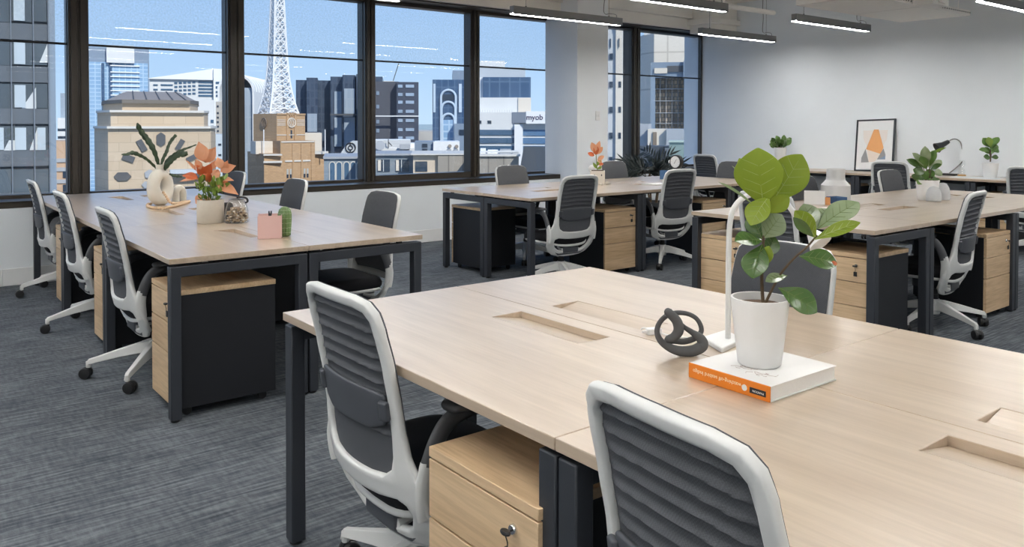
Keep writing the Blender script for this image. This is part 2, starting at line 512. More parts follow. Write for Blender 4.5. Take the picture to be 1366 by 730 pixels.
def make_chair(label, loc, rz, group, base_turn=0.0):
    t = thing('task_chair', label, 'chair', loc, rz, group)
    half = [(0, 0.905), (0.11, 0.903), (0.165, 0.893), (0.190, 0.869), (0.199, 0.83), (0.203, 0.745), (0.203, 0.64), (0.206, 0.565), (0.216, 0.51), (0.237, 0.46), (0.249, 0.42), (0.252, 0.375),
            (0.243, 0.328), (0.218, 0.286), (0.170, 0.254), (0.115, 0.240), (0.055, 0.234), (0, 0.233)]
    outer = half + [(-x, z) for x, z in reversed(half[1:-1])]
    ih = [(0, 0.875), (0.105, 0.874), (0.146, 0.867), (0.164, 0.848), (0.171, 0.805), (0.174, 0.72), (0.173, 0.62), (0.171, 0.55), (0.170, 0.505), (0.161, 0.470), (0.131, 0.449), (0.07, 0.442), (0, 0.441)]
    hole1 = ih + [(-x, z) for x, z in reversed(ih[1:-1])]
    jh = [(0, 0.386), (0.10, 0.388), (0.165, 0.394), (0.190, 0.385), (0.192, 0.358), (0.170, 0.316), (0.13, 0.290), (0.07, 0.278), (0, 0.276)]
    hole2 = jh + [(-x, z) for x, z in reversed(jh[1:-1])]
    mb = MB(); plate(mb, outer, [hole1, hole2], fmap_back, 0.022, 0.005, 0.013)
    fr = mb.obj('back_frame', SHELL, t, smooth=60)
    # dark slot in the lower band
    sl = rounded([(-0.158, 0.280), (-0.118, 0.253), (0.118, 0.253), (0.158, 0.280), (0.114, 0.266), (-0.114, 0.266)], 0.004, 3)
    mb = MB(); plate(mb, sl, [], lambda u, z, w: fmap_back(u, z, w + 0.0095), 0.006, 0.0025, 0.012); mb.obj('band_slot', PAD, fr)
    # knit back with its ribs
    NU, NZ = 18, 130
    z0, z1 = 0.436, 0.881
    mb = MB(); vs = []; fs = []
    def hw(z):
        for (xa, za), (xb, zb) in zip(ih, ih[1:]):
            if zb <= z <= za: return xa + (xb - xa) * (za - z) / max(1e-6, za - zb)
        return 0.0
    def ribs(z, u):
        if z < 0.548: return 0.0
        zz = z + 0.020 * (u / 0.17) ** 2 * 0 + 0.012 * (u / 0.17) ** 2
        ph = (zz - 0.548) / 0.0325
        f = ph - math.floor(ph)
        return 0.0105 * math.exp(-((f - 0.5) / 0.15) ** 2) * min(1, (0.175 - abs(u)) / 0.03)
    zl = [z0 + (z1 - z0) * i / NZ for i in range(NZ + 1)]
    for side in (0, 1):
        for z in zl:
            b = max(hw(min(max(z, 0.4415), 0.8745)), 0.06) + 0.008
            for j in range(NU + 1):
                u = -b + 2 * b * j / NU
                w = -0.006 + (ribs(z, u) + 0.002 if side == 0 else -0.003)
                vs.append(fmap_back(u, z, w))
    n1 = (NZ + 1) * (NU + 1)
    for i in range(NZ):
        for j in range(NU):
            a = i * (NU + 1) + j
            fs.append((a, a + 1, a + NU + 2, a + NU + 1)); fs.append((n1 + a, n1 + a + NU + 1, n1 + a + NU + 2, n1 + a + 1))
    mb.add(vs, fs)
    qo = [(x * 0.972, z - 0.005) for x, z in half if z > 0.50] + [(0.212, 0.46), (0.185, 0.430), (0, 0.427)]
    plate(mb, qo + [(-x, z) for x, z in reversed(qo[1:-1])], [], lambda u, z, w: fmap_back(u, z, w - 0.0150), 0.009, 0.007, 0.016)
    mb.obj('mesh_back', KNIT, t, smooth=60, fix=False)
    # lumbar pad
    lp = rounded([(-0.165, 0.632), (-0.157, 0.552), (-0.10, 0.532), (0.10, 0.532), (0.157, 0.552), (0.165, 0.632), (0.08, 0.636), (-0.08, 0.636)], 0.012, 4)
    mb = MB(); plate(mb, lp, [], lambda u, z, w: fmap_back(u, z, w + 0.006), 0.012, 0.005, 0.014)
    lb = mb.obj('lumbar_pad', PAD, t, smooth=50)
    for s_ in (-1, 1):
        mb = MB(); q = rounded([(s_ * 0.150, 0.618), (s_ * 0.150, 0.566), (s_ * 0.180, 0.570), (s_ * 0.180, 0.618)], 0.007, 4)
        plate(mb, q, [], lambda u, z, w: fmap_back(u, z, w + 0.014), 0.016, 0.006, 0.01); mb.obj('lumbar_clip', PAD, lb, smooth=50)
    # seat
    so = []
    for i in range(44):
        a = 2 * PI * i / 44; cx, sy = math.cos(a), math.sin(a)
        so.append((0.235 * math.copysign(abs(cx) ** 0.62, cx), 0.072 + 0.228 * math.copysign(abs(sy) ** 0.62, sy)))
    def seatmap(u, v, w):
        return (u, v, 0.378 + w + 0.012 * (u / 0.235) ** 2 - (0.02 * max(0, (v - 0.16) / 0.12) ** 2) - 0.028 * max(0, (-0.10 - v) / 0.09))
    mb = MB(); plate(mb, so, [], seatmap, 0.078, 0.040, 0.022); mb.obj('seat_cushion', FABRIC, t, smooth=60)
    sp_ = [(x * 0.97, 0.072 + (y - 0.072) * 0.97) for x, y in so]
    mb = MB(); plate(mb, sp_, [], lambda u, v, w: (u, v, 0.335 + w * 1.0 + 0.018 * (u / 0.235) ** 2 - 0.025 * max(0, (-0.10 - v) / 0.09)), 0.02, 0.008, 0.03); mb.obj('seat_pan', SHELL, t, smooth=60)
    # tilt housing
    mb = MB(); mb.prism(rounded([(-0.085, -0.13), (0.085, -0.13), (0.07, 0.12), (-0.07, 0.12)], 0.02, 3), 0.262, 0.328); mb.obj('tilt_housing', PAD, t, bevel=0.006)
    mb = MB()
    for s_ in (-1, 1): mb.tube(catmull([(s_ * 0.07, -0.05, 0.300), (s_ * 0.075, -0.09, 0.288), (s_ * 0.08, -0.122, 0.288)], 4), 0.016, 8, flat=0.7)
    mb.tube([(-0.076, -0.095, 0.288), (0.076, -0.095, 0.288)], 0.012, 8); mb.obj('back_bracket', SHELL, t)
    mb = MB(); mb.tube([(0.08, 0.05, 0.305), (0.20, 0.05, 0.305), (0.235, 0.05, 0.303)], [0.005, 0.005, 0.008], 8); mb.obj('height_lever', PAD, t)
    # arms
    for s_ in (-1, 1):
        mb = MB(); pth = catmull([(s_ * 0.236, -0.130, 0.36), (s_ * 0.241, -0.138, 0.44), (s_ * 0.244, -0.128, 0.50)], 4)
        mb.tube(pth, [0.024, 0.026, 0.027, 0.027, 0.027, 0.026, 0.025, 0.025, 0.024], 12, flat=0.42, up=(1, 0, 0)); mb.obj('arm_sleeve', SHELL, t, smooth=60)
        mb = MB(); pth = catmull([(s_ * 0.243, -0.132, 0.48), (s_ * 0.247, -0.108, 0.545), (s_ * 0.248, -0.072, 0.590), (s_ * 0.247, -0.01, 0.610), (s_ * 0.245, 0.07, 0.614)], 5)
        mb.tube(pth, 0.025, 12, flat=0.42, up=(1, 0, 0)); 
        ar = mb.obj('armrest', ARM, t, smooth=60)
        mb = MB(); q = rounded([(s_ * 0.245 - 0.038, -0.08), (s_ * 0.245 + 0.038, -0.08), (s_ * 0.245 + 0.036, 0.16), (s_ * 0.245 - 0.036, 0.16)], 0.03, 5)
        plate(mb, q, [], lambda u, v, w: (u, v, 0.624 + w), 0.020, 0.010, 0.02); mb.obj('arm_pad', ARM, ar, smooth=60)
    # gas lift and base
    mb = MB(); mb.lathe([(0.026, 0.10), (0.026, 0.215), (0.020, 0.215), (0.020, 0.275)], 18); mb.obj('gas_lift', RUBBER, t)
    mb = MB(); mb.lathe([(0.0, 0.085), (0.034, 0.085), (0.042, 0.115), (0.041, 0.172), (0.032, 0.184), (0.0, 0.184)], 20)
    for k in range(5):
        a = base_turn + 2 * PI * k / 5 + PI / 2
        M = Matrix.Rotation(a, 4, 'Z')
        secs = [(0.02, 0.144, 0.027, 0.034), (0.08, 0.142, 0.025, 0.027), (0.18, 0.122, 0.021, 0.020), (0.285, 0.097, 0.017, 0.014), (0.326, 0.087, 0.0155, 0.013), (0.338, 0.073, 0.0135, 0.012)]
        vs = []; fs = []
        for (x, z, hw_, hh) in secs:
            vs += [(x, -hw_, z - hh), (x, hw_, z - hh), (x, hw_ * 0.62, z + hh), (x, -hw_ * 0.62, z + hh)]
        for i in range(len(secs) - 1):
            for j in range(4):
                l = (j + 1) % 4; fs.append((i * 4 + j, i * 4 + l, i * 4 + 4 + l, i * 4 + 4 + j))
        e = (len(secs) - 1) * 4; fs += [(3, 2, 1, 0), (e, e + 1, e + 2, e + 3)]
        mb.add(vs, fs, M)
        mb.lathe([(0.012, 0.056), (0.013, 0.09)], 12, M @ Matrix.Translation((0.327, 0, 0)))
    mb.obj('star_base', SHELL, t, smooth=40, bevel=0.003)
    for k in range(5):
        a = base_turn + 2 * PI * k / 5 + PI / 2
        M = Matrix.Rotation(a, 4, 'Z') @ Matrix.Translation((0.327, 0, 0)) @ Matrix.Rotation(1.1 + 1.7 * k, 4, 'Z') @ Matrix.Translation((0, 0.014, 0))
        mb = MB()
        for s_ in (-1, 1):
            mb.lathe([(0, -0.011), (0.024, -0.011), (0.029, -0.006), (0.029, 0.006), (0.026, 0.010), (0.012, 0.012), (0, 0.012)], 20, M @ Matrix.Translation((s_ * 0.0155, 0, 0.029)) @ Matrix.Rotation(s_ * PI / 2, 4, 'Y'))
        hood = [(0.026 * math.cos(b), 0.026 * math.sin(b)) for b in [PI * 0.05 + PI * 1.0 * i / 8 for i in range(9)]] + [(-0.012, 0.0), (0.012, 0.0)]
        mb.prism([(x, y + 0.004) for x, y in hood], -0.006, 0.006, M @ Matrix.Translation((0, 0, 0.029)) @ Matrix(((0, 0, 1, 0), (1, 0, 0, 0), (0, 1, 0, 0), (0, 0, 0, 1))))
        mb.lathe([(0.009, 0.035), (0.009, 0.062)], 10, Matrix.Rotation(a, 4, 'Z') @ Matrix.Translation((0.327, 0, 0)))
        mb.obj('caster', RUBBER, t, smooth=40)
    return t
# ---------------------------------------------------------------- the desk clusters
H = PI / 2
LEFT, RIGHT_, FRONT, BACK = -H, H, 0.0, PI      # which way the sitting side is turned: -X, +X, -Y, +Y
Z0 = 0
def row_desks(w, d, xs, y, rz, labels, group):   # helper for clusters running along Y
    pass
# cluster by the window on the left (A): three bays deep, two rows
wA, dA = 1.3092, 0.6483
gA = 'desks of the left cluster'
cA = 1.653
dA1 = make_desk(wA, dA, 'oak desk at the near left corner of the left cluster', (cA - dA / 2, 3.695 + wA / 2, 0), LEFT, gA)
desk_copy(dA1, (cA - dA / 2, 3.695 + wA * 1.5, 0), LEFT, 'oak desk in the middle of the left row of the left cluster', gA)
desk_copy(dA1, (cA - dA / 2, 3.695 + wA * 2.5, 0), LEFT, 'oak desk at the window end of the left row of the left cluster', gA)
desk_copy(dA1, (cA + dA / 2, 3.695 + wA * 0.5, 0), RIGHT_, 'oak desk at the near right corner of the left cluster, by the cactus', gA)
desk_copy(dA1, (cA + dA / 2, 3.695 + wA * 1.5, 0), RIGHT_, 'oak desk in the middle of the right row of the left cluster', gA)
desk_copy(dA1, (cA + dA / 2, 3.695 + wA * 2.5, 0), RIGHT_, 'oak desk at the window end of the right row of the left cluster', gA)
# cluster in the foreground (D)
wD, dD = 1.2963, 0.6633
gD = 'desks of the foreground cluster'
cD = 1.6652
dD1 = make_desk(wD, dD, 'foreground oak desk at its far left, with the big chair at its front edge', (cD - dD / 2, 2.438 - wD / 2, 0), LEFT, gD)
desk_copy(dD1, (cD - dD / 2, 2.438 - wD * 1.5, 0), LEFT, 'nearest foreground oak desk, behind the chair back at the bottom of the picture', gD)
desk_copy(dD1, (cD + dD / 2, 2.438 - wD * 0.5, 0), RIGHT_, 'foreground oak desk with a chair facing the camera tucked into its far side', gD)
desk_copy(dD1, (cD + dD / 2, 2.438 - wD * 1.5, 0), RIGHT_, 'foreground oak desk at the right edge of the picture', gD)
# cluster in the middle by the column (B): along X, plus a desk across its right end
wB, dB = 1.30, 0.6415
gB = 'desks of the middle cluster by the column'
cB = 5.612; xB = 4.1024
dB1 = make_desk(wB, dB, 'oak desk at the near left corner of the middle cluster', (xB + wB / 2, cB - dB / 2, 0), FRONT, gB)
desk_copy(dB1, (xB + wB * 1.5, cB - dB / 2, 0), FRONT, 'oak desk on the near side of the middle cluster, holding a flat white notepad', gB)
desk_copy(dB1, (xB + wB * 0.5, cB + dB / 2, 0), BACK, 'oak desk on the window side of the middle cluster, left half', gB)
desk_copy(dB1, (xB + wB * 1.5, cB + dB / 2, 0), BACK, 'oak desk on the window side of the middle cluster with the blue box and clock', gB)
make_desk(1.283, 0.667, 'oak desk set across the right end of the middle cluster', (xB + wB * 2 + 0.3335, cB, 0), RIGHT_, gB, slot=False)
# cluster on the right (C): a desk across its left end, then two bays along X
gC = 'desks of the right cluster'
make_desk(1.2947, 0.6689, 'oak desk set across the left end of the right cluster, behind the fig plant', (4.36714 + 0.33445, 2.92687, 0), LEFT, gC, slot=False)
wC, dC, cC, xC = 1.30, 0.64735, 2.92687, 5.03605
dC1 = make_desk(wC, dC, 'oak desk on the near side of the right cluster with a chair seen from behind', (xC + wC / 2, cC - dC / 2, 0), FRONT, gC)
desk_copy(dC1, (xC + wC * 1.5, cC - dC / 2, 0), FRONT, 'oak desk on the near side of the right cluster, at the picture edge', gC)
desk_copy(dC1, (xC + wC * 0.5, cC + dC / 2, 0), BACK, 'oak desk on the far side of the right cluster with the white bottle', gC)
desk_copy(dC1, (xC + wC * 1.5, cC + dC / 2, 0), BACK, 'oak desk on the far side of the right cluster, at its far right corner', gC)
# desks along the long wall
gW = 'desks along the pale wall'
WALLX = 9.96
wW, dW = 1.32, 0.58
xW = 9.37 + dW / 2
dW1 = make_desk(wW, dW, 'oak wall desk under the plant and desk lamp, at the right edge of the picture', (xW, 3.84 - wW / 2, 0), LEFT, gW, slot=False)
desk_copy(dW1, (xW, 3.84 + wW * 0.5, 0), LEFT, 'oak wall desk that the framed print leans above', gW)
desk_copy(dW1, (xW, 3.84 + wW * 1.5, 0), LEFT, 'oak wall desk holding the small plant left of the framed print', gW)
make_desk(1.08, dW, 'short oak wall desk in the corner by the windows', (xW, 3.84 + wW * 2 + 0.54, 0), LEFT, gW, slot=False)

# ---------------------------------------------------------------- drawer pedestals
gP = 'oak fronted drawer pedestals under the desks'
P1 = make_pedestal('drawer pedestal with black side panel at the near left corner of the left cluster', (1.04, 3.735 + 0.197, 0), LEFT, gP)
def ped(x, y, rz, lab): dup(P1, (x, y, 0), rz, lab, gP)
ped(1.04, 5.045 + 0.197, LEFT, 'drawer pedestal between the first and second chairs of the left cluster')
ped(1.04, 6.355 + 0.197, LEFT, 'drawer pedestal farthest back on the left side of the left cluster')
ped(2.265, 5.045 + 0.197, RIGHT_, 'drawer pedestal under the right row of the left cluster, its black back showing')
ped(0.995, 1.18 + 0.197, LEFT, 'foreground drawer pedestal with keys in its lock beside the big chair')
ped(4.945 + 0.217, 5.005, FRONT, 'drawer pedestal beside the nearer chair of the middle cluster')
ped(6.29 + 0.197, 5.005, FRONT, 'drawer pedestal right of the second chair of the middle cluster')
ped(4.185 + 0.197, 6.22, BACK, 'drawer pedestal with dark back and side at the left end of the middle cluster')
ped(4.41, 3.155 + 0.197, LEFT, 'drawer pedestal under the far half of the right cluster, left of the fig plant')
ped(4.41, 2.335 + 0.197, LEFT, 'drawer pedestal with black keys at the near corner of the right cluster')
ped(5.885 + 0.197, 2.30, FRONT, 'drawer pedestal beside the chair of the right cluster seen from behind')
ped(9.40, 5.215 + 0.197, LEFT, 'drawer pedestal under the wall desk behind the white bottle')
ped(9.40, 3.38 + 0.197, LEFT, 'drawer pedestal under the wall desk below the black lamp')

# ---------------------------------------------------------------- chairs
gK = 'grey task chairs with knit backs'
def place(x, y, head, lab, spin=0, lumbar=0.0, dz=0.0, first=[None]):
    rz = R(head) - H
    if first[0] is None: o = first[0] = make_chair(lab, (x, y, 0), rz, gK, R(20))
    else: o = dup(first[0], (x, y, 0), rz, lab, gK)
    for ch in o.children:                      # the base swivels under the seat; the lumbar pad slides
        if ch.name.split('.')[0] in ('star_base', 'caster'): ch.rotation_euler.z = R(spin)
        elif ch.name.split('.')[0] != 'gas_lift': ch.location.z = dz
        if ch.name.split('.')[0] == 'lumbar_pad': ch.location = (0, -0.16 * lumbar, lumbar + dz)
    return o
place(1.175, 1.90, 0, 'large grey task chair at the left foreground desk, seen from behind', 10, 0.03)
place(1.165, 0.775, -7, 'nearest task chair, only its ribbed back showing at the bottom of the picture', 0, 0.0, .001)
place(1.165, 4.53, 0, 'task chair nearest the camera on the left side of the left cluster', -4.5, 0, -.010)
place(1.17, 5.84, 0, 'middle task chair on the left side of the left cluster', 21, 0, -.010)
place(1.19, 7.17, 0, 'task chair farthest back on the left side of the left cluster', 24, 0, -.010)
place(2.24, 4.43, 180, 'task chair on the right of the left cluster nearest the camera, its arm showing')
place(2.28, 5.85, 180, 'task chair on the right of the left cluster, in front of the brick building', 20)
place(2.27, 7.10, 180, 'task chair on the right of the left cluster, half hidden by the peach plant', 40)
place(2.29, 1.65, 180, 'task chair facing the camera behind the potted fig on the foreground desk')
place(4.48, 5.03, 88, 'task chair on the near side of the middle cluster, left one', -7, 0, .010)
place(5.85, 5.13, 85, 'task chair on the near side of the middle cluster, in front of the blue box', -31, 0, .010)
place(4.96, 6.08, -90, 'task chair on the window side of the middle cluster, left of the column', 10, 0, .010)
place(6.45, 6.14, -90, 'task chair on the window side of the middle cluster, by the palm', 30, 0, .010)
place(7.20, 5.50, 180, 'task chair facing left at the right end of the middle cluster', 0, 0, .010)
place(4.53, 2.94, 0, 'task chair at the left end of the right cluster, behind the fig leaves', 25, 0, .010)
place(5.44, 2.44, 97, 'task chair on the near side of the right cluster, seen from behind', -12, -0.02)
place(5.78, 3.39, -90, 'task chair on the far side of the right cluster, left of the white bottle', 15, 0, .010)
place(7.20, 3.40, -90, 'task chair on the far side of the right cluster, overlapping the chair below the print', 33, 0, .010)
place(9.19, 7.10, 0, 'task chair at the wall desk in the corner by the windows', 5, 0, .010)
place(9.15, 4.55, 12, 'task chair at the wall desk below the framed print, seen from behind', 22, 0, .010)
place(9.14, 3.12, 4, 'task chair at the wall desk at the right edge of the picture', 40, 0, .010)
# ---------------------------------------------------------------- the room
PAINT = mat('wall_paint', (0.79, 0.825, 0.85), 0.75, noise=0.015, nscale=3, bump=0.02, bscale=300, spec=0.25)
COLP = mat('column_paint', (0.85, 0.88, 0.90), 0.7, noise=0.015, nscale=3, spec=0.25)
CEILP = mat('ceiling_paint', (0.88, 0.85, 0.79), 0.85, noise=0.06, nscale=4, bump=0.15, bscale=40, spec=0.2)
BRONZE = mat('bronze_window_frame', (0.044, 0.036, 0.028), 0.35, noise=0.06, spec=0.5)
DARKBAR = mat('blind_bar', (0.015, 0.018, 0.024), 0.4)
SKIRT = mat('skirting_paint', (0.78, 0.785, 0.78), 0.5, noise=0.015)

def carpet_mat():
    mm = bpy.data.materials.new('carpet'); mm.use_nodes = True
    nt = mm.node_tree; b = nt.nodes['Principled BSDF']; L = nt.links.new
    tc = nt.nodes.new('ShaderNodeTexCoord')
    def nz(sx, sy, det, sc_=1.0, rough=0.55):
        mp = nt.nodes.new('ShaderNodeMapping'); mp.inputs['Scale'].default_value = (sx, sy, 1); L(tc.outputs['Object'], mp.inputs['Vector'])
        n = nt.nodes.new('ShaderNodeTexNoise'); n.inputs['Scale'].default_value = sc_; n.inputs['Detail'].default_value = det; n.inputs['Roughness'].default_value = rough
        L(mp.outputs['Vector'], n.inputs['Vector']); return n
    n1 = nz(5, 70, 6); n2 = nz(2.2, 4, 3); n3 = nz(420, 420, 2); n4 = nz(60, 14, 4)
    def mth(op, a, bb):
        q = nt.nodes.new('ShaderNodeMath'); q.operation = op
        for i, x in enumerate((a, bb)):
            if isinstance(x, (int, float)): q.inputs[i].default_value = x
            else: L(x, q.inputs[i])
        return q.outputs[0]
    s = mth('ADD', mth('MULTIPLY', n1.outputs['Fac'], 0.55), mth('MULTIPLY', n2.outputs['Fac'], 0.16))
    s = mth('ADD', s, mth('MULTIPLY', n3.outputs['Fac'], 0.30))
    s = mth('ADD', s, mth('MULTIPLY', n4.outputs['Fac'], 0.22))
    rp = nt.nodes.new('ShaderNodeValToRGB'); e = rp.color_ramp.elements
    e[0].position = 0.46; e[0].color = (0.038, 0.045, 0.056, 1)
    e[1].position = 0.78; e[1].color = (0.215, 0.230, 0.245, 1)
    q = e.new(0.60); q.color = (0.092, 0.105, 0.121, 1)
    L(s, rp.inputs['Fac']); L(rp.outputs['Color'], b.inputs['Base Color'])
    b.inputs['Roughness'].default_value = 0.95; b.inputs['Specular IOR Level'].default_value = 0.15
    bp = nt.nodes.new('ShaderNodeBump'); bp.inputs['Strength'].default_value = 0.7; bp.inputs['Distance'].default_value = 0.004
    L(mth('ADD', mth('MULTIPLY', n3.outputs['Fac'], 0.6), mth('MULTIPLY', n1.outputs['Fac'], 0.6)), bp.inputs['Height']); L(bp.outputs['Normal'], b.inputs['Normal'])
    return mm
CARPET = carpet_mat()

XL, YB, CZ = -4.6, -5.0, 3.1
YW, YF, YG = 7.70, 7.95, 8.085       # spandrel face, mullion face, glass
def st(name, mb, m, bevel=0, smooth=35, parent=None):
    o = mb.obj(name, m, parent, bevel=bevel, smooth=smooth)
    if parent is None: o['kind'] = 'structure'
    return o
mb = MB(); mb.bx(XL - 0.1, WALLX + 0.1, YB - 0.1, YW + 0.6, -0.12, 0); st('floor', mb, CARPET)
mb = MB(); mb.bx(XL - 0.1, WALLX + 0.3, YB - 0.1, YW + 0.6, CZ, CZ + 0.15); st('ceiling', mb, CEILP)
mb = MB(); mb.bx(WALLX, WALLX + 0.2, YB - 0.1, YW + 0.6, 0, CZ); st('wall_right', mb, PAINT)
mb = MB(); mb.bx(XL - 0.1, XL, YB - 0.1, YW + 0.6, 0, CZ); st('wall_left', mb, PAINT)
mb = MB(); mb.bx(XL, WALLX, YB - 0.1, YB, 0, CZ); st('wall_front', mb, PAINT)
mb = MB(); mb.bx(XL, WALLX, YW, YW + 0.5, 0, 0.633); st('wall_back', mb, PAINT)
mb = MB(); mb.bx(XL, WALLX, YW, YW + 0.5, 2.706, CZ); mb.bx(XL, WALLX, YW - 0.05, YW, 2.86, CZ); st('trim_6', mb, CEILP)
mb = MB(); mb.bx(9.36, WALLX, 7.32, YW, 2.64, CZ); mb.bx(9.30, WALLX, 7.26, YW, 2.76, 2.84); st('trim_5', mb, CEILP, bevel=0.004)
mb = MB(); mb.bx(6.84, 7.373, 7.385, 7.995, 0, CZ); st('wall_column', mb, COLP, bevel=0.004)
mb = MB(); x = XL
while x < 6.8:
    mb.bx(x + 0.0015, min(x + 1.8, 6.84) - 0.0015, YW - 0.016, YW, 0.004, 0.14); x += 1.8
mb.bx(7.373, WALLX, YW - 0.016, YW, 0.004, 0.14); st('baseboard_back', mb, SKIRT, bevel=0.002)
mb = MB(); mb.bx(WALLX - 0.014, WALLX, YB, YW, 0.004, 0.12); st('baseboard_right', mb, SKIRT, bevel=0.002)
# sill: dark cap and ledge
mb = MB(); mb.bx(XL, 6.84, YW - 0.006, YW + 0.02, 0.633, 0.685); mb.bx(XL, 6.84, YW - 0.006, YF + 0.02, 0.672, 0.687); mb.bx(6.6, 7.5, YF + 0.05, YG + 0.03, 0.60, 0.687)
mb.bx(7.373, WALLX, YW - 0.006, YW + 0.02, 0.633, 0.685); mb.bx(7.373, WALLX, YW - 0.006, YF + 0.02, 0.672, 0.687); st('trim_1', mb, BRONZE, bevel=0.003)
mb = MB(); mb.bx(XL, WALLX, YF - 0.20, YG + 0.03, 2.69, 2.712); mb.bx(XL, WALLX, YF + 0.02, YG + 0.03, 2.655, 2.70); st('trim_2', mb, BRONZE, bevel=0.002)
MULL = [(-1.62, -1.46), (-0.12, 0.04), (1.338, 1.500), (2.728, 2.891), (4.224, 4.335), (5.660, 5.765), (8.430, 8.590)]
for i, (a, b) in enumerate(MULL):
    mb = MB(); w = b - a
    mb.bx(a, b, YF + 0.01, YG + 0.06, 0.687, 2.70)
    mb.bx(a + w * 0.1, a + w * 0.42, YF - 0.012, YF + 0.012, 0.687, 2.70); mb.bx(a + w * 0.58, a + w * 0.92, YF - 0.006, YF + 0.012, 0.687, 2.70)
    o = st('trim_%d' % (10 + i), mb, BRONZE, bevel=0.003)
mb = MB(); mb.bx(9.932, WALLX, YF, YF + 0.06, 0.687, 2.70); st('trim_3', mb, BRONZE, bevel=0.002)

# glass: mostly see-through with a mirror-like part
def glass_mat(name, tint, refl):
    mm = bpy.data.materials.new(name); mm.use_nodes = True; nt = mm.node_tree
    nt.nodes.remove(nt.nodes['Principled BSDF']); out = nt.nodes['Material Output']
    tr = nt.nodes.new('ShaderNodeBsdfTransparent'); tr.inputs['Color'].default_value = (*tint, 1)
    gl = nt.nodes.new('ShaderNodeBsdfGlossy'); gl.inputs['Roughness'].default_value = 0.0; gl.inputs['Color'].default_value = (1, 1, 1, 1)
    lw = nt.nodes.new('ShaderNodeLayerWeight'); lw.inputs['Blend'].default_value = 0.5
    pw = nt.nodes.new('ShaderNodeMath'); pw.operation = 'POWER'; pw.inputs[1].default_value = 5.0; nt.links.new(lw.outputs['Facing'], pw.inputs[0])
    mu = nt.nodes.new('ShaderNodeMath'); mu.operation = 'MULTIPLY_ADD'; mu.inputs[1].default_value = 0.9 * refl; mu.inputs[2].default_value = 0.04 * refl; nt.links.new(pw.outputs[0], mu.inputs[0])
    mx = nt.nodes.new('ShaderNodeMixShader'); nt.links.new(mu.outputs[0], mx.inputs[0]); nt.links.new(tr.outputs[0], mx.inputs[1]); nt.links.new(gl.outputs[0], mx.inputs[2])
    nt.links.new(mx.outputs[0], out.inputs['Surface']); return mm
GLASS = glass_mat('window_glass', (0.96, 0.975, 0.98), 0.85)
JARGLASS = glass_mat('clear_glass', (0.965, 0.97, 0.97), 1.0)

def screen_mat():
    mm = bpy.data.materials.new('mesh_screen'); mm.use_nodes = True; nt = mm.node_tree; b = nt.nodes['Principled BSDF']
    b.inputs['Base Color'].default_value = (0.10, 0.11, 0.13, 1); b.inputs['Roughness'].default_value = 0.8
    tc = nt.nodes.new('ShaderNodeTexCoord'); n = nt.nodes.new('ShaderNodeTexNoise'); n.inputs['Scale'].default_value = 60
    nt.links.new(tc.outputs['Object'], n.inputs['Vector'])
    mr = nt.nodes.new('ShaderNodeMapRange'); mr.inputs[1].default_value = 0.3; mr.inputs[2].default_value = 0.7; mr.inputs[3].default_value = 0.02; mr.inputs[4].default_value = 0.08
    nt.links.new(n.outputs['Fac'], mr.inputs[0]); nt.links.new(mr.outputs[0], b.inputs['Alpha'])
    return mm
SCREEN = screen_mat()
WIN = [(-4.6, -1.62), (-1.46, -0.12), (0.04, 1.338), (1.500, 2.728), (2.891, 4.224), (4.335, 5.660), (5.765, 7.05), (7.20, 8.430), (8.590, 9.955)]
BLN = {2: 'roller blind over the leftmost window, in front of the dark tower', 3: 'roller blind over the window with the domed sandstone building', 4: 'roller blind over the window with the lattice tower', 5: 'roller blind over the window with the crane outside',
       6: 'roller blind over the window just left of the white column', 7: 'roller blind over the narrow window right of the column', 8: 'roller blind over the window in the corner by the long wall'}
for i, (a, b) in enumerate(WIN):
    w = bpy.data.objects.new('window_%d' % (i + 1), None); COL.objects.link(w); w['kind'] = 'structure'
    deep = 0.03 if i != 5 else 0.0
    mb = MB(); s_, bt = (0.006 if i != 5 else 0.02), (0.055 if i != 5 else 0.09)
    y0, y1 = (YF + 0.06, YG + 0.02) if i != 5 else (YF + 0.02, YG + 0.02)
    yg = YG if i < 7 else YF + 0.045
    if i >= 7: y0, y1 = YF + 0.02, YF + 0.06
    mb.bx(a, b, y0, y1, 0.66, 0.66 + bt); mb.bx(a, a + s_, y0, y1, 0.66, 2.70); mb.bx(b - s_, b, y0, y1, 0.66, 2.70); mb.bx(a, b, y0, y1, 2.66, 2.70)
    mb.obj('window_frame', BRONZE, w, bevel=0.003)
    mb = MB(); mb.bx(a + s_, b - s_, yg - 0.004, yg + 0.004, 0.66 + bt, 2.66); mb.obj('window_pane', GLASS, w)
    if i in BLN:
        t = thing('roller_blind', BLN[i], 'blind', ((a + b) / 2, YF + (0.055 if i < 7 else 0.026), 2.0), 0, 'roller blinds half lowered over the windows')
        hw_ = (b - a) / 2 - 0.006
        mb = MB(); mb.bx(-hw_, hw_, -0.0006, 0.0006, 0.03, 0.66); mb.obj('blind_screen', SCREEN, t)
        mb = MB(); mb.bx(-hw_, hw_, -0.007, 0.007, 0.012, 0.032); mb.obj('bottom_bar', DARKBAR, t, bevel=0.003)
        mb = MB(); mb.tube([(-hw_, 0, 0.675), (hw_, 0, 0.675)], 0.02, 12); mb.obj('roller_tube', DARKBAR, t)
# little handle strip on the mullion left of the sandstone building
# light switch on the column
p = Vector((7.19, 7.385, 1.43))
t = thing('light_switch', 'white light switch plate on the face of the column', 'switch', p)
mb = MB(); mb.bx(-0.038, 0.038, -0.009, 0.0, -0.058, 0.058); mb.obj('switch_plate', WHITE, t, bevel=0.003)
for k in (-1, 1):
    mb = MB(); mb.bx(k * 0.014 - 0.008, k * 0.014 + 0.008, -0.013, -0.008, -0.016, 0.016); mb.obj('rocker', WHITE, t, bevel=0.001)

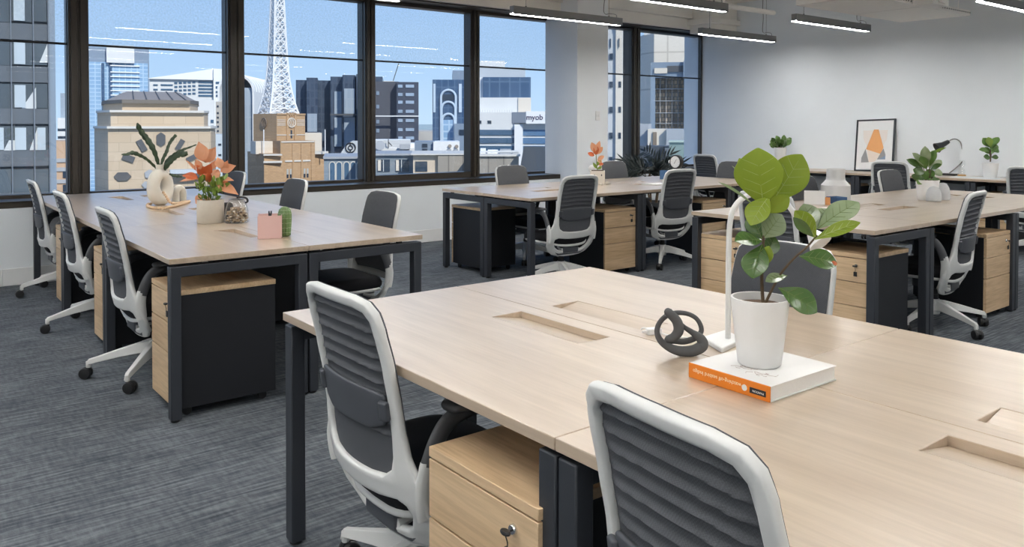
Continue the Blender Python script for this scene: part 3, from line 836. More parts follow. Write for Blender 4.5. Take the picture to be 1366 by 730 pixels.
# ---------------------------------------------------------------- lamps
LBODY = mat('lamp_aluminium', (0.22, 0.225, 0.23), 0.45, metal=0.3)
LIT = mat('lamp_diffuser', (0.9, 0.9, 0.9), 0.5, emit=(1.0, 0.985, 0.96), estr=LAMP)
LITUP = mat('added_uplight_glow', (0.9, 0.9, 0.9), 0.5, emit=(1.0, 0.97, 0.92), estr=LAMP * 0.17)  # glow of the added strip on top of each pendant
WIRE = mat('thin_wire', (0.03, 0.03, 0.03), 0.5)
LLEN = 1.52
gL = 'linear pendant lights hung in rows'
def make_pendant(label, loc):
    t = thing('pendant_light', label, 'lamp', loc, 0, gL)          # origin: middle of the underside
    mb = MB(); mb.bx(-LLEN / 2, LLEN / 2, -0.032, 0.032, 0.010, 0.082); mb.bx(-LLEN / 2, LLEN / 2, -0.032, -0.0302, 0.0, 0.012); mb.bx(-LLEN / 2, LLEN / 2, 0.0302, 0.032, 0.0, 0.012); mb.obj('lamp_housing', LBODY, t)
    mb = MB(); mb.bx(-LLEN / 2 + 0.003, LLEN / 2 - 0.003, -0.030, 0.030, 0.0035, 0.012); mb.obj('diffuser', LIT, t, bevel=0.004)
    mb = MB(); mb.bx(-LLEN / 2 + 0.02, LLEN / 2 - 0.02, -0.012, 0.012, 0.0805, 0.0835); mb.obj('added_uplight_strip', LITUP, t)  # added upward strip to brighten ceiling and rafts, not a known lamp part
    for s_ in (-1, 1):
        mb = MB(); mb.tube([(s_ * 0.58, 0, 0.08), (s_ * 0.58, 0, CZ - loc[2])], 0.0018, 6)
        mb.lathe([(0.008, 0.08), (0.008, 0.095), (0.0, 0.10)], 10, Matrix.Translation((s_ * 0.58, 0, 0))); mb.obj('suspension_wire', WIRE, t)
    mb = MB(); mb.tube(catmull([(0.70, 0, 0.08), (0.69, 0.0, 0.115), (0.60, 0.004, 0.12), (0.535, 0.004, 0.11), (0.505, 0.004, 0.15), (0.515, 0, 0.30), (0.50, 0, 0.45), (0.52, 0, CZ - loc[2])], 6), 0.0035, 6)
    mb.obj('power_cord', WIRE, t)
    return t
Pn = make_pendant('black linear pendant light left of and across the white column', (5.69, 6.27, 2.402))
vis = [((2.90, 6.25, 2.402), 'black linear pendant light, only its end showing at the top edge above the windows'),
       ((5.70, 4.88, 2.402), 'black linear pendant light at the top edge, nearer than the one across the column'),
       ((8.57, 6.27, 2.402), 'black linear pendant light over the corner of the room, above the wall desks'),
       ((8.36, 4.87, 2.402), 'black linear pendant light right under the white ceiling rafts'),
       ((8.40, 3.07, 2.402), 'black linear pendant light at the top right corner of the picture')]
for p, lab in vis: dup(Pn, p, 0, lab, gL)
for y in (6.25, 4.88, 3.07, 1.5, 0.0, -1.6, -3.3):
    for x in (-2.9, 0.0, 2.9, 5.7, 8.4):
        if y > 3 and x > 5: continue
        if y == 6.25 and x == 2.9: continue
        if y < -1 and x > 5: continue
        dup(Pn, (x, y, 2.402), 0, 'black linear pendant light farther back in the same rows, outside the picture', 'linear pendant lights behind the viewer')

# ---------------------------------------------------------------- things under the ceiling
RAFT = mat('raft_white', (0.90, 0.88, 0.85), 0.7, noise=0.02)
def ribbed_mat():
    mm = mat('raft_ribbed', (0.92, 0.90, 0.86), 0.75, noise=0.02)
    nt = mm.node_tree; b = nt.nodes['Principled BSDF']
    tc = nt.nodes.new('ShaderNodeTexCoord'); wv = nt.nodes.new('ShaderNodeTexWave'); wv.bands_direction = 'Y'; wv.inputs['Scale'].default_value = 9
    nt.links.new(tc.outputs['Object'], wv.inputs['Vector'])
    bp = nt.nodes.new('ShaderNodeBump'); bp.inputs['Strength'].default_value = 0.5; bp.inputs['Distance'].default_value = 0.01
    nt.links.new(wv.outputs['Fac'], bp.inputs['Height']); nt.links.new(bp.outputs['Normal'], b.inputs['Normal']); return mm
RIB = ribbed_mat()
def make_raft(label, loc, w, d):
    t = thing('ceiling_raft', label, 'ceiling panel', loc, 0, 'white ribbed panels hung under the ceiling')
    mb = MB(); mb.bx(-w / 2, w / 2, -d / 2, d / 2, 0, 0.012); mb.obj('ribbed_panel', RIB, t)
    mb = MB()
    for s_ in (-1, 1):
        mb.bx(-w / 2, w / 2, s_ * d / 2 - 0.006, s_ * d / 2 + 0.006, 0, 0.055); mb.bx(s_ * w / 2 - 0.006, s_ * w / 2 + 0.006, -d / 2, d / 2, 0, 0.055)
    e = mb.obj('edge_rail', RAFT, t, bevel=0.002)
    mb = MB(); k = -w / 2 + 0.04
    while k < w / 2 - 0.02:
        mb.bx(k, k + 0.018, -d / 2 - 0.0075, -d / 2 - 0.004, 0.022, 0.036); k += 0.05
    mb.obj('rail_slots', WIRE, e)
    for sx in (-1, 1):
        for sy in (-1, 1):
            mb = MB(); mb.tube([(sx * w * 0.4, sy * d * 0.4, 0.01), (sx * w * 0.4, sy * d * 0.4, CZ - loc[2])], 0.003, 6); mb.obj('hanger_rod', RAFT, t)
    return t
make_raft('white ribbed ceiling raft hung in the upper right, the left one of two', (7.84, 4.28, 2.52), 1.06, 0.76)
make_raft('white ribbed ceiling raft hung in the upper right, its corner farthest right', (8.93, 4.28, 2.52), 1.06, 0.76)
make_raft('white ribbed ceiling raft at the top edge, nearer than the pair beside it', (7.10, 3.45, 2.66), 1.6, 0.6)
t = thing('air_duct_box', 'white boxy air duct outlet hanging beside the ceiling rafts', 'air duct', (8.28, 3.78, 2.50))
mb = MB(); mb.bx(-0.17, 0.17, -0.10, 0.10, 0.0, 0.17); mb.bx(-0.12, 0.12, -0.08, 0.08, 0.16, 0.60); mb.obj('duct_body', RAFT, t, bevel=0.006)
mb = MB(); mb.bx(-0.06, 0.06, -0.115, -0.098, 0.02, 0.12); mb.obj('outlet_plate', RAFT, t, bevel=0.003)
mb = MB(); mb.tube(catmull([(6.0, 5.72, 2.66), (8.5, 5.72, 2.66)], 4), 0.028, 12); mb.tube(catmull([(7.5, 5.70, 2.66), (7.46, 5.66, 2.64), (7.42, 5.62, 2.72), (7.42, 5.62, CZ)], 5), 0.02, 10)
tag(mb.obj('ceiling_pipe', RAFT), 'white pipe running under the ceiling in the corner above the windows', 'pipe')

# ---------------------------------------------------------------- sky and sun
w = bpy.data.worlds.new('sky'); sc.world = w; w.use_nodes = True; nt = w.node_tree
bg = nt.nodes['Background']; tc = nt.nodes.new('ShaderNodeTexCoord'); sx = nt.nodes.new('ShaderNodeSeparateXYZ'); rp = nt.nodes.new('ShaderNodeValToRGB')
nt.links.new(tc.outputs['Generated'], sx.inputs[0]); nt.links.new(sx.outputs['Z'], rp.inputs['Fac'])
e = rp.color_ramp.elements
e[0].position = 0.0; e[0].color = (0.52, 0.69, 0.88, 1)
e[1].position = 0.5; e[1].color = (0.11, 0.27, 0.62, 1)
q = e.new(0.16); q.color = (0.36, 0.56, 0.87, 1)
q = e.new(0.06); q.color = (0.43, 0.62, 0.87, 1)
nt.links.new(rp.outputs['Color'], bg.inputs['Color']); bg.inputs['Strength'].default_value = SKY
sl = bpy.data.lights.new('sun', 'SUN'); sl.energy = SUN; sl.angle = R(0.6); sl.color = (1, 0.95, 0.86)
so_ = bpy.data.objects.new('sun', sl); COL.objects.link(so_)
d_ = Vector((0.06, 0.85, -0.62)); so_.rotation_euler = d_.to_track_quat('-Z', 'Y').to_euler()
sc.view_settings.view_transform = 'Standard'; sc.view_settings.look = 'None'; sc.view_settings.gamma = 1; sc.view_settings.use_curve_mapping = False
sc.view_settings.exposure = EXPO
# ---------------------------------------------------------------- the city outside
G = -26.0
SAND = brick_mat('sandstone_blocks', (0.52, 0.41, 0.295), (0.42, 0.335, 0.25), 1.6, 0.7, 0.02, 0.85, 0.5, (0.56, 0.455, 0.34))
SANDP = mat('sandstone_plain', (0.54, 0.42, 0.30), 0.85, noise=0.08, nscale=0.6)
LEDGE = mat('pale_stone_ledge', (0.62, 0.60, 0.56), 0.8, noise=0.05, nscale=1)
COPPER = mat('weathered_bronze_roof', (0.30, 0.26, 0.23), 0.7, noise=0.08, nscale=0.8)
SLATE = mat('dark_slate', (0.085, 0.09, 0.10), 0.7, noise=0.12, nscale=1)
BRICKW = brick_mat('tan_brick', (0.50, 0.33, 0.19), (0.38, 0.26, 0.16), 0.5, 0.18, 0.02, 0.9, 0.5, (0.43, 0.28, 0.16))
BRICKD = mat('dark_brick', (0.22, 0.17, 0.13), 0.9, noise=0.12, nscale=2)
CREAM = mat('cream_render', (0.66, 0.60, 0.52), 0.85, noise=0.05, nscale=0.6)
OFFW = mat('white_concrete', (0.66, 0.67, 0.67), 0.8, noise=0.05, nscale=0.4)
GREYC = mat('grey_concrete', (0.36, 0.38, 0.41), 0.8, noise=0.10, nscale=0.5)
BLUEG = mat('blue_grey_cladding', (0.20, 0.26, 0.34), 0.6, noise=0.08, nscale=0.5)
PANE = mat('dark_window_glass', (0.03, 0.045, 0.07), 0.2, noise=0.1, spec=0.6)
PANEB = mat('blue_window_glass', (0.06, 0.12, 0.20), 0.2, noise=0.25, nscale=0.6, spec=0.6)
SKYGL = brick_mat('light_blue_curtain_wall', (0.22, 0.37, 0.56), (0.42, 0.56, 0.70), 2.2, 1.6, 0.18, 0.3, 0, (0.28, 0.43, 0.60))
DARKGL = brick_mat('dark_curtain_wall', (0.035, 0.05, 0.085), (0.07, 0.09, 0.13), 1.1, 2.0, 0.16, 0.25, 0, (0.06, 0.085, 0.13))
GREYGL = brick_mat('pale_curtain_wall', (0.27, 0.33, 0.40), (0.34, 0.39, 0.45), 1.2, 2.6, 0.12, 0.35, 0, (0.31, 0.37, 0.44))
DEEPGL = brick_mat('deep_blue_curtain_wall', (0.04, 0.085, 0.17), (0.10, 0.16, 0.25), 1.5, 2.4, 0.10, 0.2, 0, (0.06, 0.11, 0.20))
STAIN = brick_mat('stained_concrete', (0.34, 0.31, 0.27), (0.20, 0.18, 0.16), 1.1, 30, 0.05, 0.9, 0, (0.27, 0.25, 0.22))
PANELC = brick_mat('panelled_concrete', (0.80, 0.74, 0.65), (0.58, 0.53, 0.46), 5.0, 3.4, 0.07, 0.85, 0, (0.76, 0.70, 0.61))
SCAFF = brick_mat('scaffolded_brick', (0.55, 0.40, 0.27), (0.20, 0.18, 0.16), 0.26, 0.34, 0.035, 0.9, 0.3, (0.24, 0.18, 0.13))
STEELW = mat('white_painted_steel', (0.78, 0.79, 0.80), 0.6, noise=0.02)
GREENP = mat('green_grey_panel', (0.20, 0.27, 0.25), 0.6, noise=0.05)
INKD = mat('black_ink', (0.02, 0.02, 0.025), 0.6)

class City:
    """a building whose outline was measured on the photograph; it stands at its own distance and turned to its street"""
    def __init__(s, name, label, pc, D, cat='building', phi=0.0, group=None):
        s.th = math.atan((pc - 683) / F_PX); s.r = D / math.cos(s.th); s.D = D; s.pc = pc
        yd = FWD * math.cos(s.th) + RIGHT * math.sin(s.th)
        s.o = thing(name, label, cat, yd * s.r + Vector((0, 0, G)), math.atan2(yd.y, yd.x) - H, group)
    def X(s, px): return s.r * math.tan(math.atan((px - 683) / F_PX) - s.th)
    def Z(s, y, px=None):
        px = s.pc if px is None else px
        dep = s.r * math.cos(s.th) - s.X(px) * math.sin(s.th)
        return CAM_H + (165.75 - y) / F_PX * dep - G
    def box(s, nm, m, p0, p1, yt, yb=None, d0=0, d1=10, par=None, bevel=0):
        mb = MB(); z0 = 0 if yb is None else s.Z(yb, (p0 + p1) / 2)
        mb.bx(s.X(p0), s.X(p1), d0, d1, z0, s.Z(yt, (p0 + p1) / 2)); return mb.obj(nm, m, par or s.o, bevel=bevel)
    def plan(s, nm, m, pts, yt, yb=None, par=None):
        """prism over a plan given as (px, depth) points"""
        mb = MB(); mb.prism([(s.X(p), d) for p, d in pts], 0 if yb is None else s.Z(yb), s.Z(yt)); return mb.obj(nm, m, par or s.o)
    def tilt(s, nm, m, p, y, w, h, ang=0, d=-0.05, hexa=0, par=None):
        """a small flat panel let into the front, w x h pixels, turned by ang degrees"""
        k = s.D / F_PX; mb = MB(); w *= k / 2; h *= k / 2
        pts = [(-w, -h), (w, -h), (w, h), (-w, h)] if not hexa else [(-w, 0), (-w * .55, -h), (w * .55, -h), (w, 0), (w * .55, h), (-w * .55, h)]
        c, q = math.cos(R(ang)), math.sin(R(ang))
        M = Matrix.Translation((s.X(p), d, s.Z(y, p))) @ Matrix.Rotation(PI / 2, 4, 'X')
        mb.prism([(x * c - z * q, x * q + z * c) for x, z in pts], -0.1, 0.1, M); return mb.obj(nm, m, par or s.o)
    def text(s, txt, p, y, hpx, d, m):
        M = Matrix.Translation((s.X(p), d, s.Z(y, p))) @ Matrix.Rotation(PI / 2, 4, 'X')
        return text_obj('sign_lettering', txt, hpx * s.D / F_PX, m, s.o, M, 0.05)
    def ring(s, nm, m, p, y, rpx, tpx, d, par=None):
        k = s.D / F_PX; pts = [(s.X(p) + rpx * k * math.cos(2 * PI * i / 28), d, s.Z(y, p) + rpx * k * math.sin(2 * PI * i / 28)) for i in range(28)]
        mb = MB(); mb.tube(pts, tpx * k / 2, 8, closed=True); return mb.obj(nm, m, par or s.o)
    def corner(s, nm, m, l, c, r, yt, yb=None, a=35, d0=0, par=None, dep=None):
        """box seen on its corner: left face l-c, right face c-r"""
        X = s.X; a = R(a)
        rr = s.r + d0
        def hit(px, dx, dy):                # along direction (dx,dy) from the corner until it lies on the ray of px
            t = math.tan(math.atan((px - 683) / F_PX) - s.th); x0 = rr * math.tan(math.atan((c - 683) / F_PX) - s.th)
            u = (t * rr - x0) / (dx - t * dy); return Vector((x0 + dx * u, d0 + dy * u))
        x0 = rr * math.tan(math.atan((c - 683) / F_PX) - s.th)
        P0 = Vector((x0, d0)); P1 = hit(r, math.cos(a), math.sin(a)); P3 = hit(l, -math.sin(a), math.cos(a)); P2 = P1 + P3 - P0
        k = 1 + d0 / s.r
        zt = (s.Z(yt, c) - (CAM_H - G)) * k + CAM_H - G; zb = 0 if yb is None else (s.Z(yb, c) - (CAM_H - G)) * k + CAM_H - G
        mb = MB(); mb.prism([P0, P1, P2, P3], zb, zt); return mb.obj(nm, m, par or s.o), P0, P1, P3

# ground of the city
mb = MB(); mb.bx(-400, 900, 12, 1500, G - 0.5, G); st('city_ground', mb, mat('street_grey', (0.22, 0.22, 0.23), 0.9, noise=0.2, nscale=0.05))

# dark tower close by on the left
b = City('office_tower', 'dark glass office tower close outside the leftmost window', -10, 32)
b.box('facade', mat('dark_tower_frame', (0.045, 0.055, 0.07), 0.5), -110, 75, -160, None, 0.35, 14)
SUNLIT = mat('pale_reflection', (0.55, 0.58, 0.60), 0.8, noise=.05)  # pale patches paint bright reflections and sunlit shapes onto the tower windows
for pts in ([(27, 149), (49, 149), (49, 117)], [(37, 208), (50, 208), (50, 172)], [(3, 205), (20, 205), (20, 188), (12, 188)], [(54, 84), (66, 84), (66, 56)]):
    mb = MB(); mb.prism([(b.X(p), b.Z(y, p)) for p, y in pts], -.236, -.20, Matrix.Rotation(PI / 2, 4, 'X')); mb.obj('reflection_patch', SUNLIT, b.o)
k = 0
ys = [-120, -62, -5, 53, 111, 168, 226, 284]
xs = [-105, -78, -50, -22, 16, 46, 66]
CUR = mat('pale_curtain', (0.42, 0.48, 0.53), 0.8, noise=0.1, nscale=1.5); INT = mat('dim_room_glass', (0.085, 0.105, 0.125), 0.18, noise=0.35, nscale=0.5)
SPAN = mat('grey_spandrel', (0.10, 0.115, 0.135), 0.35, noise=0.1, nscale=0.6)
for j in range(len(ys) - 1):
    yt, yb = ys[j], ys[j + 1]
    b.box('spandrel', SPAN, -110, 75, yt + 34, yb - 2, 0.18, 0.4)
    for i in range(len(xs) - 1):
        wn = b.box('window', INT, xs[i] + 1.5, xs[i + 1] - 1.5, yt + 1, yt + 34, 0.24, 0.40)
        if (j in (1, 2) and i % 2 == 0) or (j == 5) or (j, i) in ((2, 4), (3, 4), (4, 4)):
            b.box('curtain', CUR, xs[i] + 4, xs[i + 1] - (11 if i < 5 else 5), yt + 3, yt + 33, 0.14, 0.23, par=wn)
for x in xs[1:]:
    b.box('mullion', mat('tower_mullion', (0.13, 0.15, 0.18), 0.4), x - 0.9, x + 0.9, -160, None, -0.05, 0.4)
b.box('corner_pier', mat('tower_pier', (0.20, 0.25, 0.31), 0.4), 67, 75, -160, None, 0.05, 3)

b = City('apartment_block', 'slim grey tower seen between the dark tower and the bronze mullion', 86, 210)
b.box('wall', GREYGL, 81, 96, 125, 200, 0, 12); b.box('podium', OFFW, 77, 100, 158, 195, -3, 0)
b.box('floor_band', PANE, 77, 100, 172, 175, -3.2, -3); b.box('floor_band', PANE, 77, 100, 182, 185, -3.2, -3)
b = City('brick_house_block', 'low salmon brick block at the foot of the dark tower', 88, 90)
b.box('wall', mat('salmon_brick', (0.52, 0.36, 0.25), 0.9, noise=0.1), 72, 104, 189, None, 0, 8)
for y in (212, 224, 240): b.box('floor_band', GREYC, 72, 104, y, y + 5, -0.15, 0)
for y in (229, 247): b.box('window', PANE, 83, 90, y, y + 9, -0.1, 0.05)

# stepped sandstone building with the bronze roof
b = City('sandstone_building', 'stepped sandstone building with bronze hipped roof and dark angular openings', 205, 62)
b.plan('lower_tier', SAND, [(144, 0), (281, 0), (289, 1.2), (296, 10), (296, 22), (118, 22), (118, 9), (121, 4)], 171)
b.plan('ledge', LEDGE, [(143, -0.35), (281, -0.35), (291, 0.9), (298, 10), (298, 22), (116, 22), (116, 9), (120, 3.4)], 169, 172)
b.plan('middle_tier', SAND, [(147, 0.9), (273, 0.9), (280, 2.2), (286, 10), (286, 20), (121, 20), (121, 9), (124, 5)], 150, 171)
b.plan('ledge', LEDGE, [(146, 0.5), (273, 0.5), (281, 1.9), (288, 10), (288, 20), (119, 20), (119, 9), (123, 4.4)], 147.5, 150.5)
b.plan('upper_tier', SANDP, [(162, 2.0), (255, 2.0), (268, 4.5), (274, 12), (274, 18), (126, 18), (126, 11), (134, 6)], 137, 148)
b.plan('eave', mat('dark_eave', (0.16, 0.14, 0.12), 0.7), [(162, 1.6), (255, 1.6), (269, 4.2), (276, 12), (276, 18.5), (124, 18.5), (124, 11), (132, 5.6)], 133, 138)
mb = MB(); lo = [(162, 1.8), (254, 1.8), (267, 4.4), (270, 12), (130, 12), (134, 5.8)]; hi = [(168, 7), (238, 7), (245, 8.5), (246, 11), (160, 11), (162, 8.5)]
vs = [(b.X(p), d, b.Z(133.5)) for p, d in lo] + [(b.X(p), d, b.Z(118.5)) for p, d in hi]
mb.add(vs, [tuple(range(5, -1, -1)), tuple(range(6, 12))] + [(i, (i + 1) % 6, 6 + (i + 1) % 6, 6 + i) for i in range(6)]); rf = mb.obj('roof', COPPER, b.o)
for p0, p1 in ((178, 172.5), (196, 189), (214, 206), (232, 222), (250, 235)):
    mb = MB(); mb.tube([(b.X(p0), 1.75, b.Z(133.2)), (b.X(p1 + 2), 6.95, b.Z(118.3))], 0.05, 6); mb.obj('roof_seam', SLATE, rf)
b.box('rooftop_rail', OFFW, 158, 238, 119.2, 120, 7.2, 7.4); b.box('rooftop_hut', SKYGL, 152, 188, 117.2, 120, 9, 11)
b.tilt('opening', SLATE, 163, 236, 21, 11, 0, hexa=1); b.tilt('opening', SLATE, 171, 211.5, 15, 8, -22); b.tilt('opening', SLATE, 189, 194.5, 16, 7.5, -62)
b.tilt('opening', SLATE, 214.7, 186.3, 19, 11, 90, hexa=1); b.tilt('opening', SLATE, 240, 193.5, 15, 6.5, 60); b.tilt('opening', SLATE, 256, 211, 14, 6.5, 27); b.tilt('opening', SLATE, 266, 236, 21, 11, 0, hexa=1)
b.tilt('opening', GREYC, 199, 233, 13, 11, 35, hexa=1); b.tilt('opening', GREYC, 197, 247, 16, 9, 0, hexa=1)
b.box('awning', mat('pale_awning', (0.50, 0.55, 0.60), 0.6), 226, 262, 226, 231, -1.2, 0)

b = City('glass_tower', 'pale blue glass tower with a white crown behind the sandstone building', 160, 330)
b.box('wall', SKYGL, 108, 198, 84, None, 0, 30); b.box('crown_side', BLUEG, 108, 143, 63, 84, 2, 28); b.box('crown', OFFW, 143, 180, 62, 85, -2, 28); b.box('crown_side', BLUEG, 180, 200, 64, 150, 3, 28)
for y in (88, 96.5, 102.5, 109, 115, 121, 127): b.box('floor_band', STEELW, 148, 187, y, y + 1.4, -0.8, 0)
for x in (136, 146): b.box('dark_pier', DEEPGL, x, x + 4, 85, 150, -0.6, 0)
b = City('white_office_building', 'white office building with a rising curved roof line', 255, 230)
def roofline(b, pts, yb, d0, d1, nm, m):
    mb = MB(); o = [(b.X(p), b.Z(y, p)) for p, y in pts] + [(b.X(pts[-1][0]), b.Z(yb)), (b.X(pts[0][0]), b.Z(yb))]
    mb.prism(o, -d1, -d0, Matrix.Rotation(PI / 2, 4, 'X')); return mb.obj(nm, m, b.o)
roofline(b, [(200, 106), (232, 101.5), (262, 97), (286, 93.5)], 230, 0, 18, 'wall', OFFW)
roofline(b, [(285, 92.5), (296, 93), (304, 97), (312, 102)], 230, -2, 18, 'end_wall', STEELW)
roofline(b, [(199, 105), (232, 100.5), (262, 96), (286, 92.3)], 107, -1, 6, 'roof_edge', STEELW)
for y in (109, 113.5, 118, 122.5, 127): b.box('window_band', PANEB, 265, 284, y, y + 2.4, -0.2, 0.1)
for y in (109, 114, 119, 124):
    for x in (233, 239, 245, 251, 257): b.box('window', PANEB, x, x + 4.2, y + (257 - x) * 0.05, y + 2.4 + (257 - x) * 0.05, -0.2, 0.1)
for y in (110, 116, 122, 127):
    for x in (288, 296): b.box('window', PANEB, x, x + 5.5, y, y + 2.4, -2.3, -1.9)
for y in (113, 119): b.box('window_band', PANEB, 215, 231, y, y + 2.0, -0.2, 0.1); b.box('window', PANEB, 205, 211, y, y + 2, -0.2, 0.1)
b = City('apartment_building', 'beige apartment building with balconies left of the second mullion', 298, 150)
b.box('wall', mat('beige_grey', (0.44, 0.41, 0.37), 0.85), 288, 312, 136, None, 0, 12)
for y in (141, 150, 156, 162, 168, 174): b.box('balcony', PANE, 297, 304, y, y + 3.2, -0.3, 0.1); b.box('window', PANE, 289.5, 292, y, y + 2.5, -0.1, 0.1)
b = City('low_white_block', 'pale low block beside the sandstone building', 290, 110)
b.box('wall', mat('pale_blue_wall', (0.52, 0.58, 0.63), 0.8), 268, 302, 180, None, 0, 8); b.box('upper_floor', OFFW, 268, 286, 133, 181, 3, 8)
for y in (192, 206, 222, 236): b.box('window', PANE, 291, 295, y, y + 2.5, -0.1, 0.05)
for y in (160, 168): b.box('window', PANEB, 281, 285, y, y + 4, 2.85, 3.05)

# vaulted white hall
b = City('vaulted_hall', 'white hall with a ribbed barrel vault beside the lattice tower', 350, 170)
k = 170 / F_PX
def arch(r, n=16): return [(r * math.cos(PI - PI * i / n), r * math.sin(PI * i / n)) for i in range(n + 1)]
cxp, cyp, rp_ = 358, 130, 21
oz = b.Z(cyp); ox = b.X(cxp)
outer = [(-rp_ * k, -60 * k)] + arch(rp_ * k) + [(rp_ * k, -60 * k)]
inner = [(rp_ * k * .9, -60 * k)] + list(reversed(arch(rp_ * k * .9))) + [(-rp_ * k * .9, -60 * k)]
mb = MB(); ax = Vector((-6.0, -14.0, 0.6))
def sw(t): return [(ox + x + ax.x * t, ax.y * t, oz + z + ax.z * t) for x, z in outer + inner]
N = len(outer) + len(inner)
vs = []; fs = []
for i, t in enumerate((0, 0.35, 0.7, 1.0)): vs += sw(t)
for i in range(3):
    for j in range(N): l = (j + 1) % N; fs.append((i * N + j, i * N + l, i * N + N + l, i * N + N + j))
mb.add(vs, fs + [tuple(range(N)), tuple(range(4 * N - 1, 3 * N - 1, -1))]); vt = mb.obj('vault', OFFW, b.o)
mb = MB()
for q in range(14):
    t = q / 13.0; pts = [(ox + x * 1.01 + ax.x * t, ax.y * t, oz + z * 1.01 + ax.z * t) for x, z in arch(rp_ * k, 12)]; mb.tube(pts, 0.10, 6)
mb.obj('vault_ribs', STEELW, vt)
b.box('glass_end', DEEPGL, 341, 376, 124, 160, 0.5, 1.0); b.box('base', GREYGL, 318, 342, 121, None, -13, -1)
mb = MB()
for rr in (0.62, 0.66): mb.tube([(ox - 1 + x * rr, -0.3, oz - 15 * k + z * rr) for x, z in arch(rp_ * k, 12)], 0.14, 6)
for i in range(7): mb.tube([(ox - 3.6 + i * 1.2, -0.3, oz - 28 * k), (ox - 3.0 + i * 1.2, -0.3, oz - 2 * k)], 0.06, 6); mb.tube([(ox - 3.6 + i * 1.2, -0.3, oz - 28 * k), (ox - 2.4 + i * 1.2, -0.3, oz - 14 * k)], 0.06, 6)
mb.obj('end_arches', STEELW, b.o)

# brick building with the lattice mast
b = City('brick_building', 'stepped tan brick building with a round emblem under the lattice mast', 372, 95)
tw, P0, P1, P3 = b.corner('tower_block', BRICKW, 338, 369, 407, 152, 190, 35)
def onface(P0, P1, t, out=0.06):     # a point on a wall between two plan corners, pushed outwards
    d = (P1 - P0); n = Vector((d.y, -d.x)).normalized() * out
    if (P0 + n).length > (P0 - n).length and False: n = -n
    return P0 + d * t + n, math.atan2(d.y, d.x)
def wallbox(nm, m, P0, P1, t0, t1, y0, y1, th, b, par=None):
    a, ang = onface(P0, P1, t0, 0); c, _ = onface(P0, P1, t1, 0)
    d = (c - a); n = Vector((d.y, -d.x)).normalized()
    if n.y > 0: n = -n
    mb = MB(); mb.prism([a + n * th, c + n * th, c - n * 0.05, a - n * 0.05], b.Z(y1), b.Z(y0)); return mb.obj(nm, m, par or b.o)
for t0, t1, y0, y1 in ((0.33, 0.40, 150.5, 188), (0.60, 0.67, 150.5, 188), (0.45, 0.48, 150, 156), (0.52, 0.55, 150, 156), (0.0, 1.0, 151.5, 153.5)):
    wallbox('pilaster', BRICKW, P0, P1, t0, t1, y0, y1, 0.12, b)
for y in (160, 162.5, 165, 167): wallbox('stone_band', LEDGE, P0, P1, 0.02, 0.30, y, y + .8, 0.06, b); wallbox('stone_band', LEDGE, P0, P1, 0.70, 0.98, y, y + .8, 0.06, b)
wallbox('stone_band', LEDGE, P0, P1, 0, 1, 180, 181, 0.08, b); wallbox('slot_window', PANE, P0, P1, 0.48, 0.53, 174, 185, 0.05, b)
for A_, B_, mm_, nm in ((P0, P1, CREAM, 'emblem'), (P0, P3, BRICKD, 'emblem')):
    c, ang = onface(A_, B_, 0.5, 0); d = (B_ - A_).normalized(); n = Vector((d.y, -d.x)); n = -n if n.y > 0 else n
    rr = 6.2 * b.D / F_PX; zc = b.Z(164); mb = MB()
    ctr = Vector((c.x + n.x * 0.12, c.y + n.y * 0.12, zc)); dx = Vector((d.x, d.y, 0))
    mb.tube([ctr + dx * (rr * math.cos(2 * PI * i / 24)) + UPV * (rr * math.sin(2 * PI * i / 24)) for i in range(24)], 0.07, 6, closed=True)
    for o in (-0.5, 0.5): mb.tube([ctr + dx * (rr * o * .6) - UPV * (rr * .75), ctr + dx * (rr * o * 1.1), ctr + dx * (rr * o * .6) + UPV * (rr * .75)], 0.06, 6)
    mb.tube([ctr - UPV * rr, ctr + UPV * rr], 0.05, 6)
    mb.obj(nm, mm_, b.o)
w2, Q0, Q1, Q3 = b.corner('main_block', BRICKW, 340, 374, 420, 188.5, None, 20, -2.2)
for t0, t1, y0, y1 in ((0.02, .98, 188.5, 190), (.12, .34, 213.5, 215.5), (.38, .58, 213.5, 215.5), (.62, .86, 213.5, 215.5)): wallbox('stone_band', LEDGE, Q0, Q1, t0, t1, y0, y1, 0.10, b)
for t0 in (0.33, 0.58, 0.88): wallbox('pilaster', BRICKW, Q0, Q1, t0, t0 + 0.05, 192, 262, 0.12, b)
for t0 in (0.17, 0.26, 0.66, 0.75):
    for y in (225, 241): wallbox('window', mat('sash_window', (0.42, 0.42, 0.40), 0.5), Q0, Q1, t0, t0 + 0.055, y, y + 7, 0.04, b); wallbox('window_pane', PANE, Q0, Q1, t0, t0 + 0.055, y + 7, y + 12, 0.03, b)
b.corner('right_wing', BRICKW, 412, 417, 436, 205, None, 15, 0.5); b.corner('left_wing', BRICKW, 330, 352, 378, 206, None, 12, -3.2); b.corner('left_terrace', CREAM, 334, 341, 372, 189, 206, 20, -0.5)
b.box('stone_band', LEDGE, 352, 376, 204.5, 206.5, -3.6, -3.2); b.box('stone_band', LEDGE, 352, 376, 213.5, 216, -3.45, -3.1)
b.box('penthouse', CREAM, 400, 431, 178, 206, 3, 8); b.box('stone_band', LEDGE, 416, 438, 202.5, 206, 0, 1.2)
for p, y0 in ((352, 173), (433, 173)):
    mb = MB(); mb.tube([(b.X(p), -1.0, b.Z(206)), (b.X(p), -1.0, b.Z(y0))], 0.06, 6); mb.obj('flagpole', STEELW, b.o)

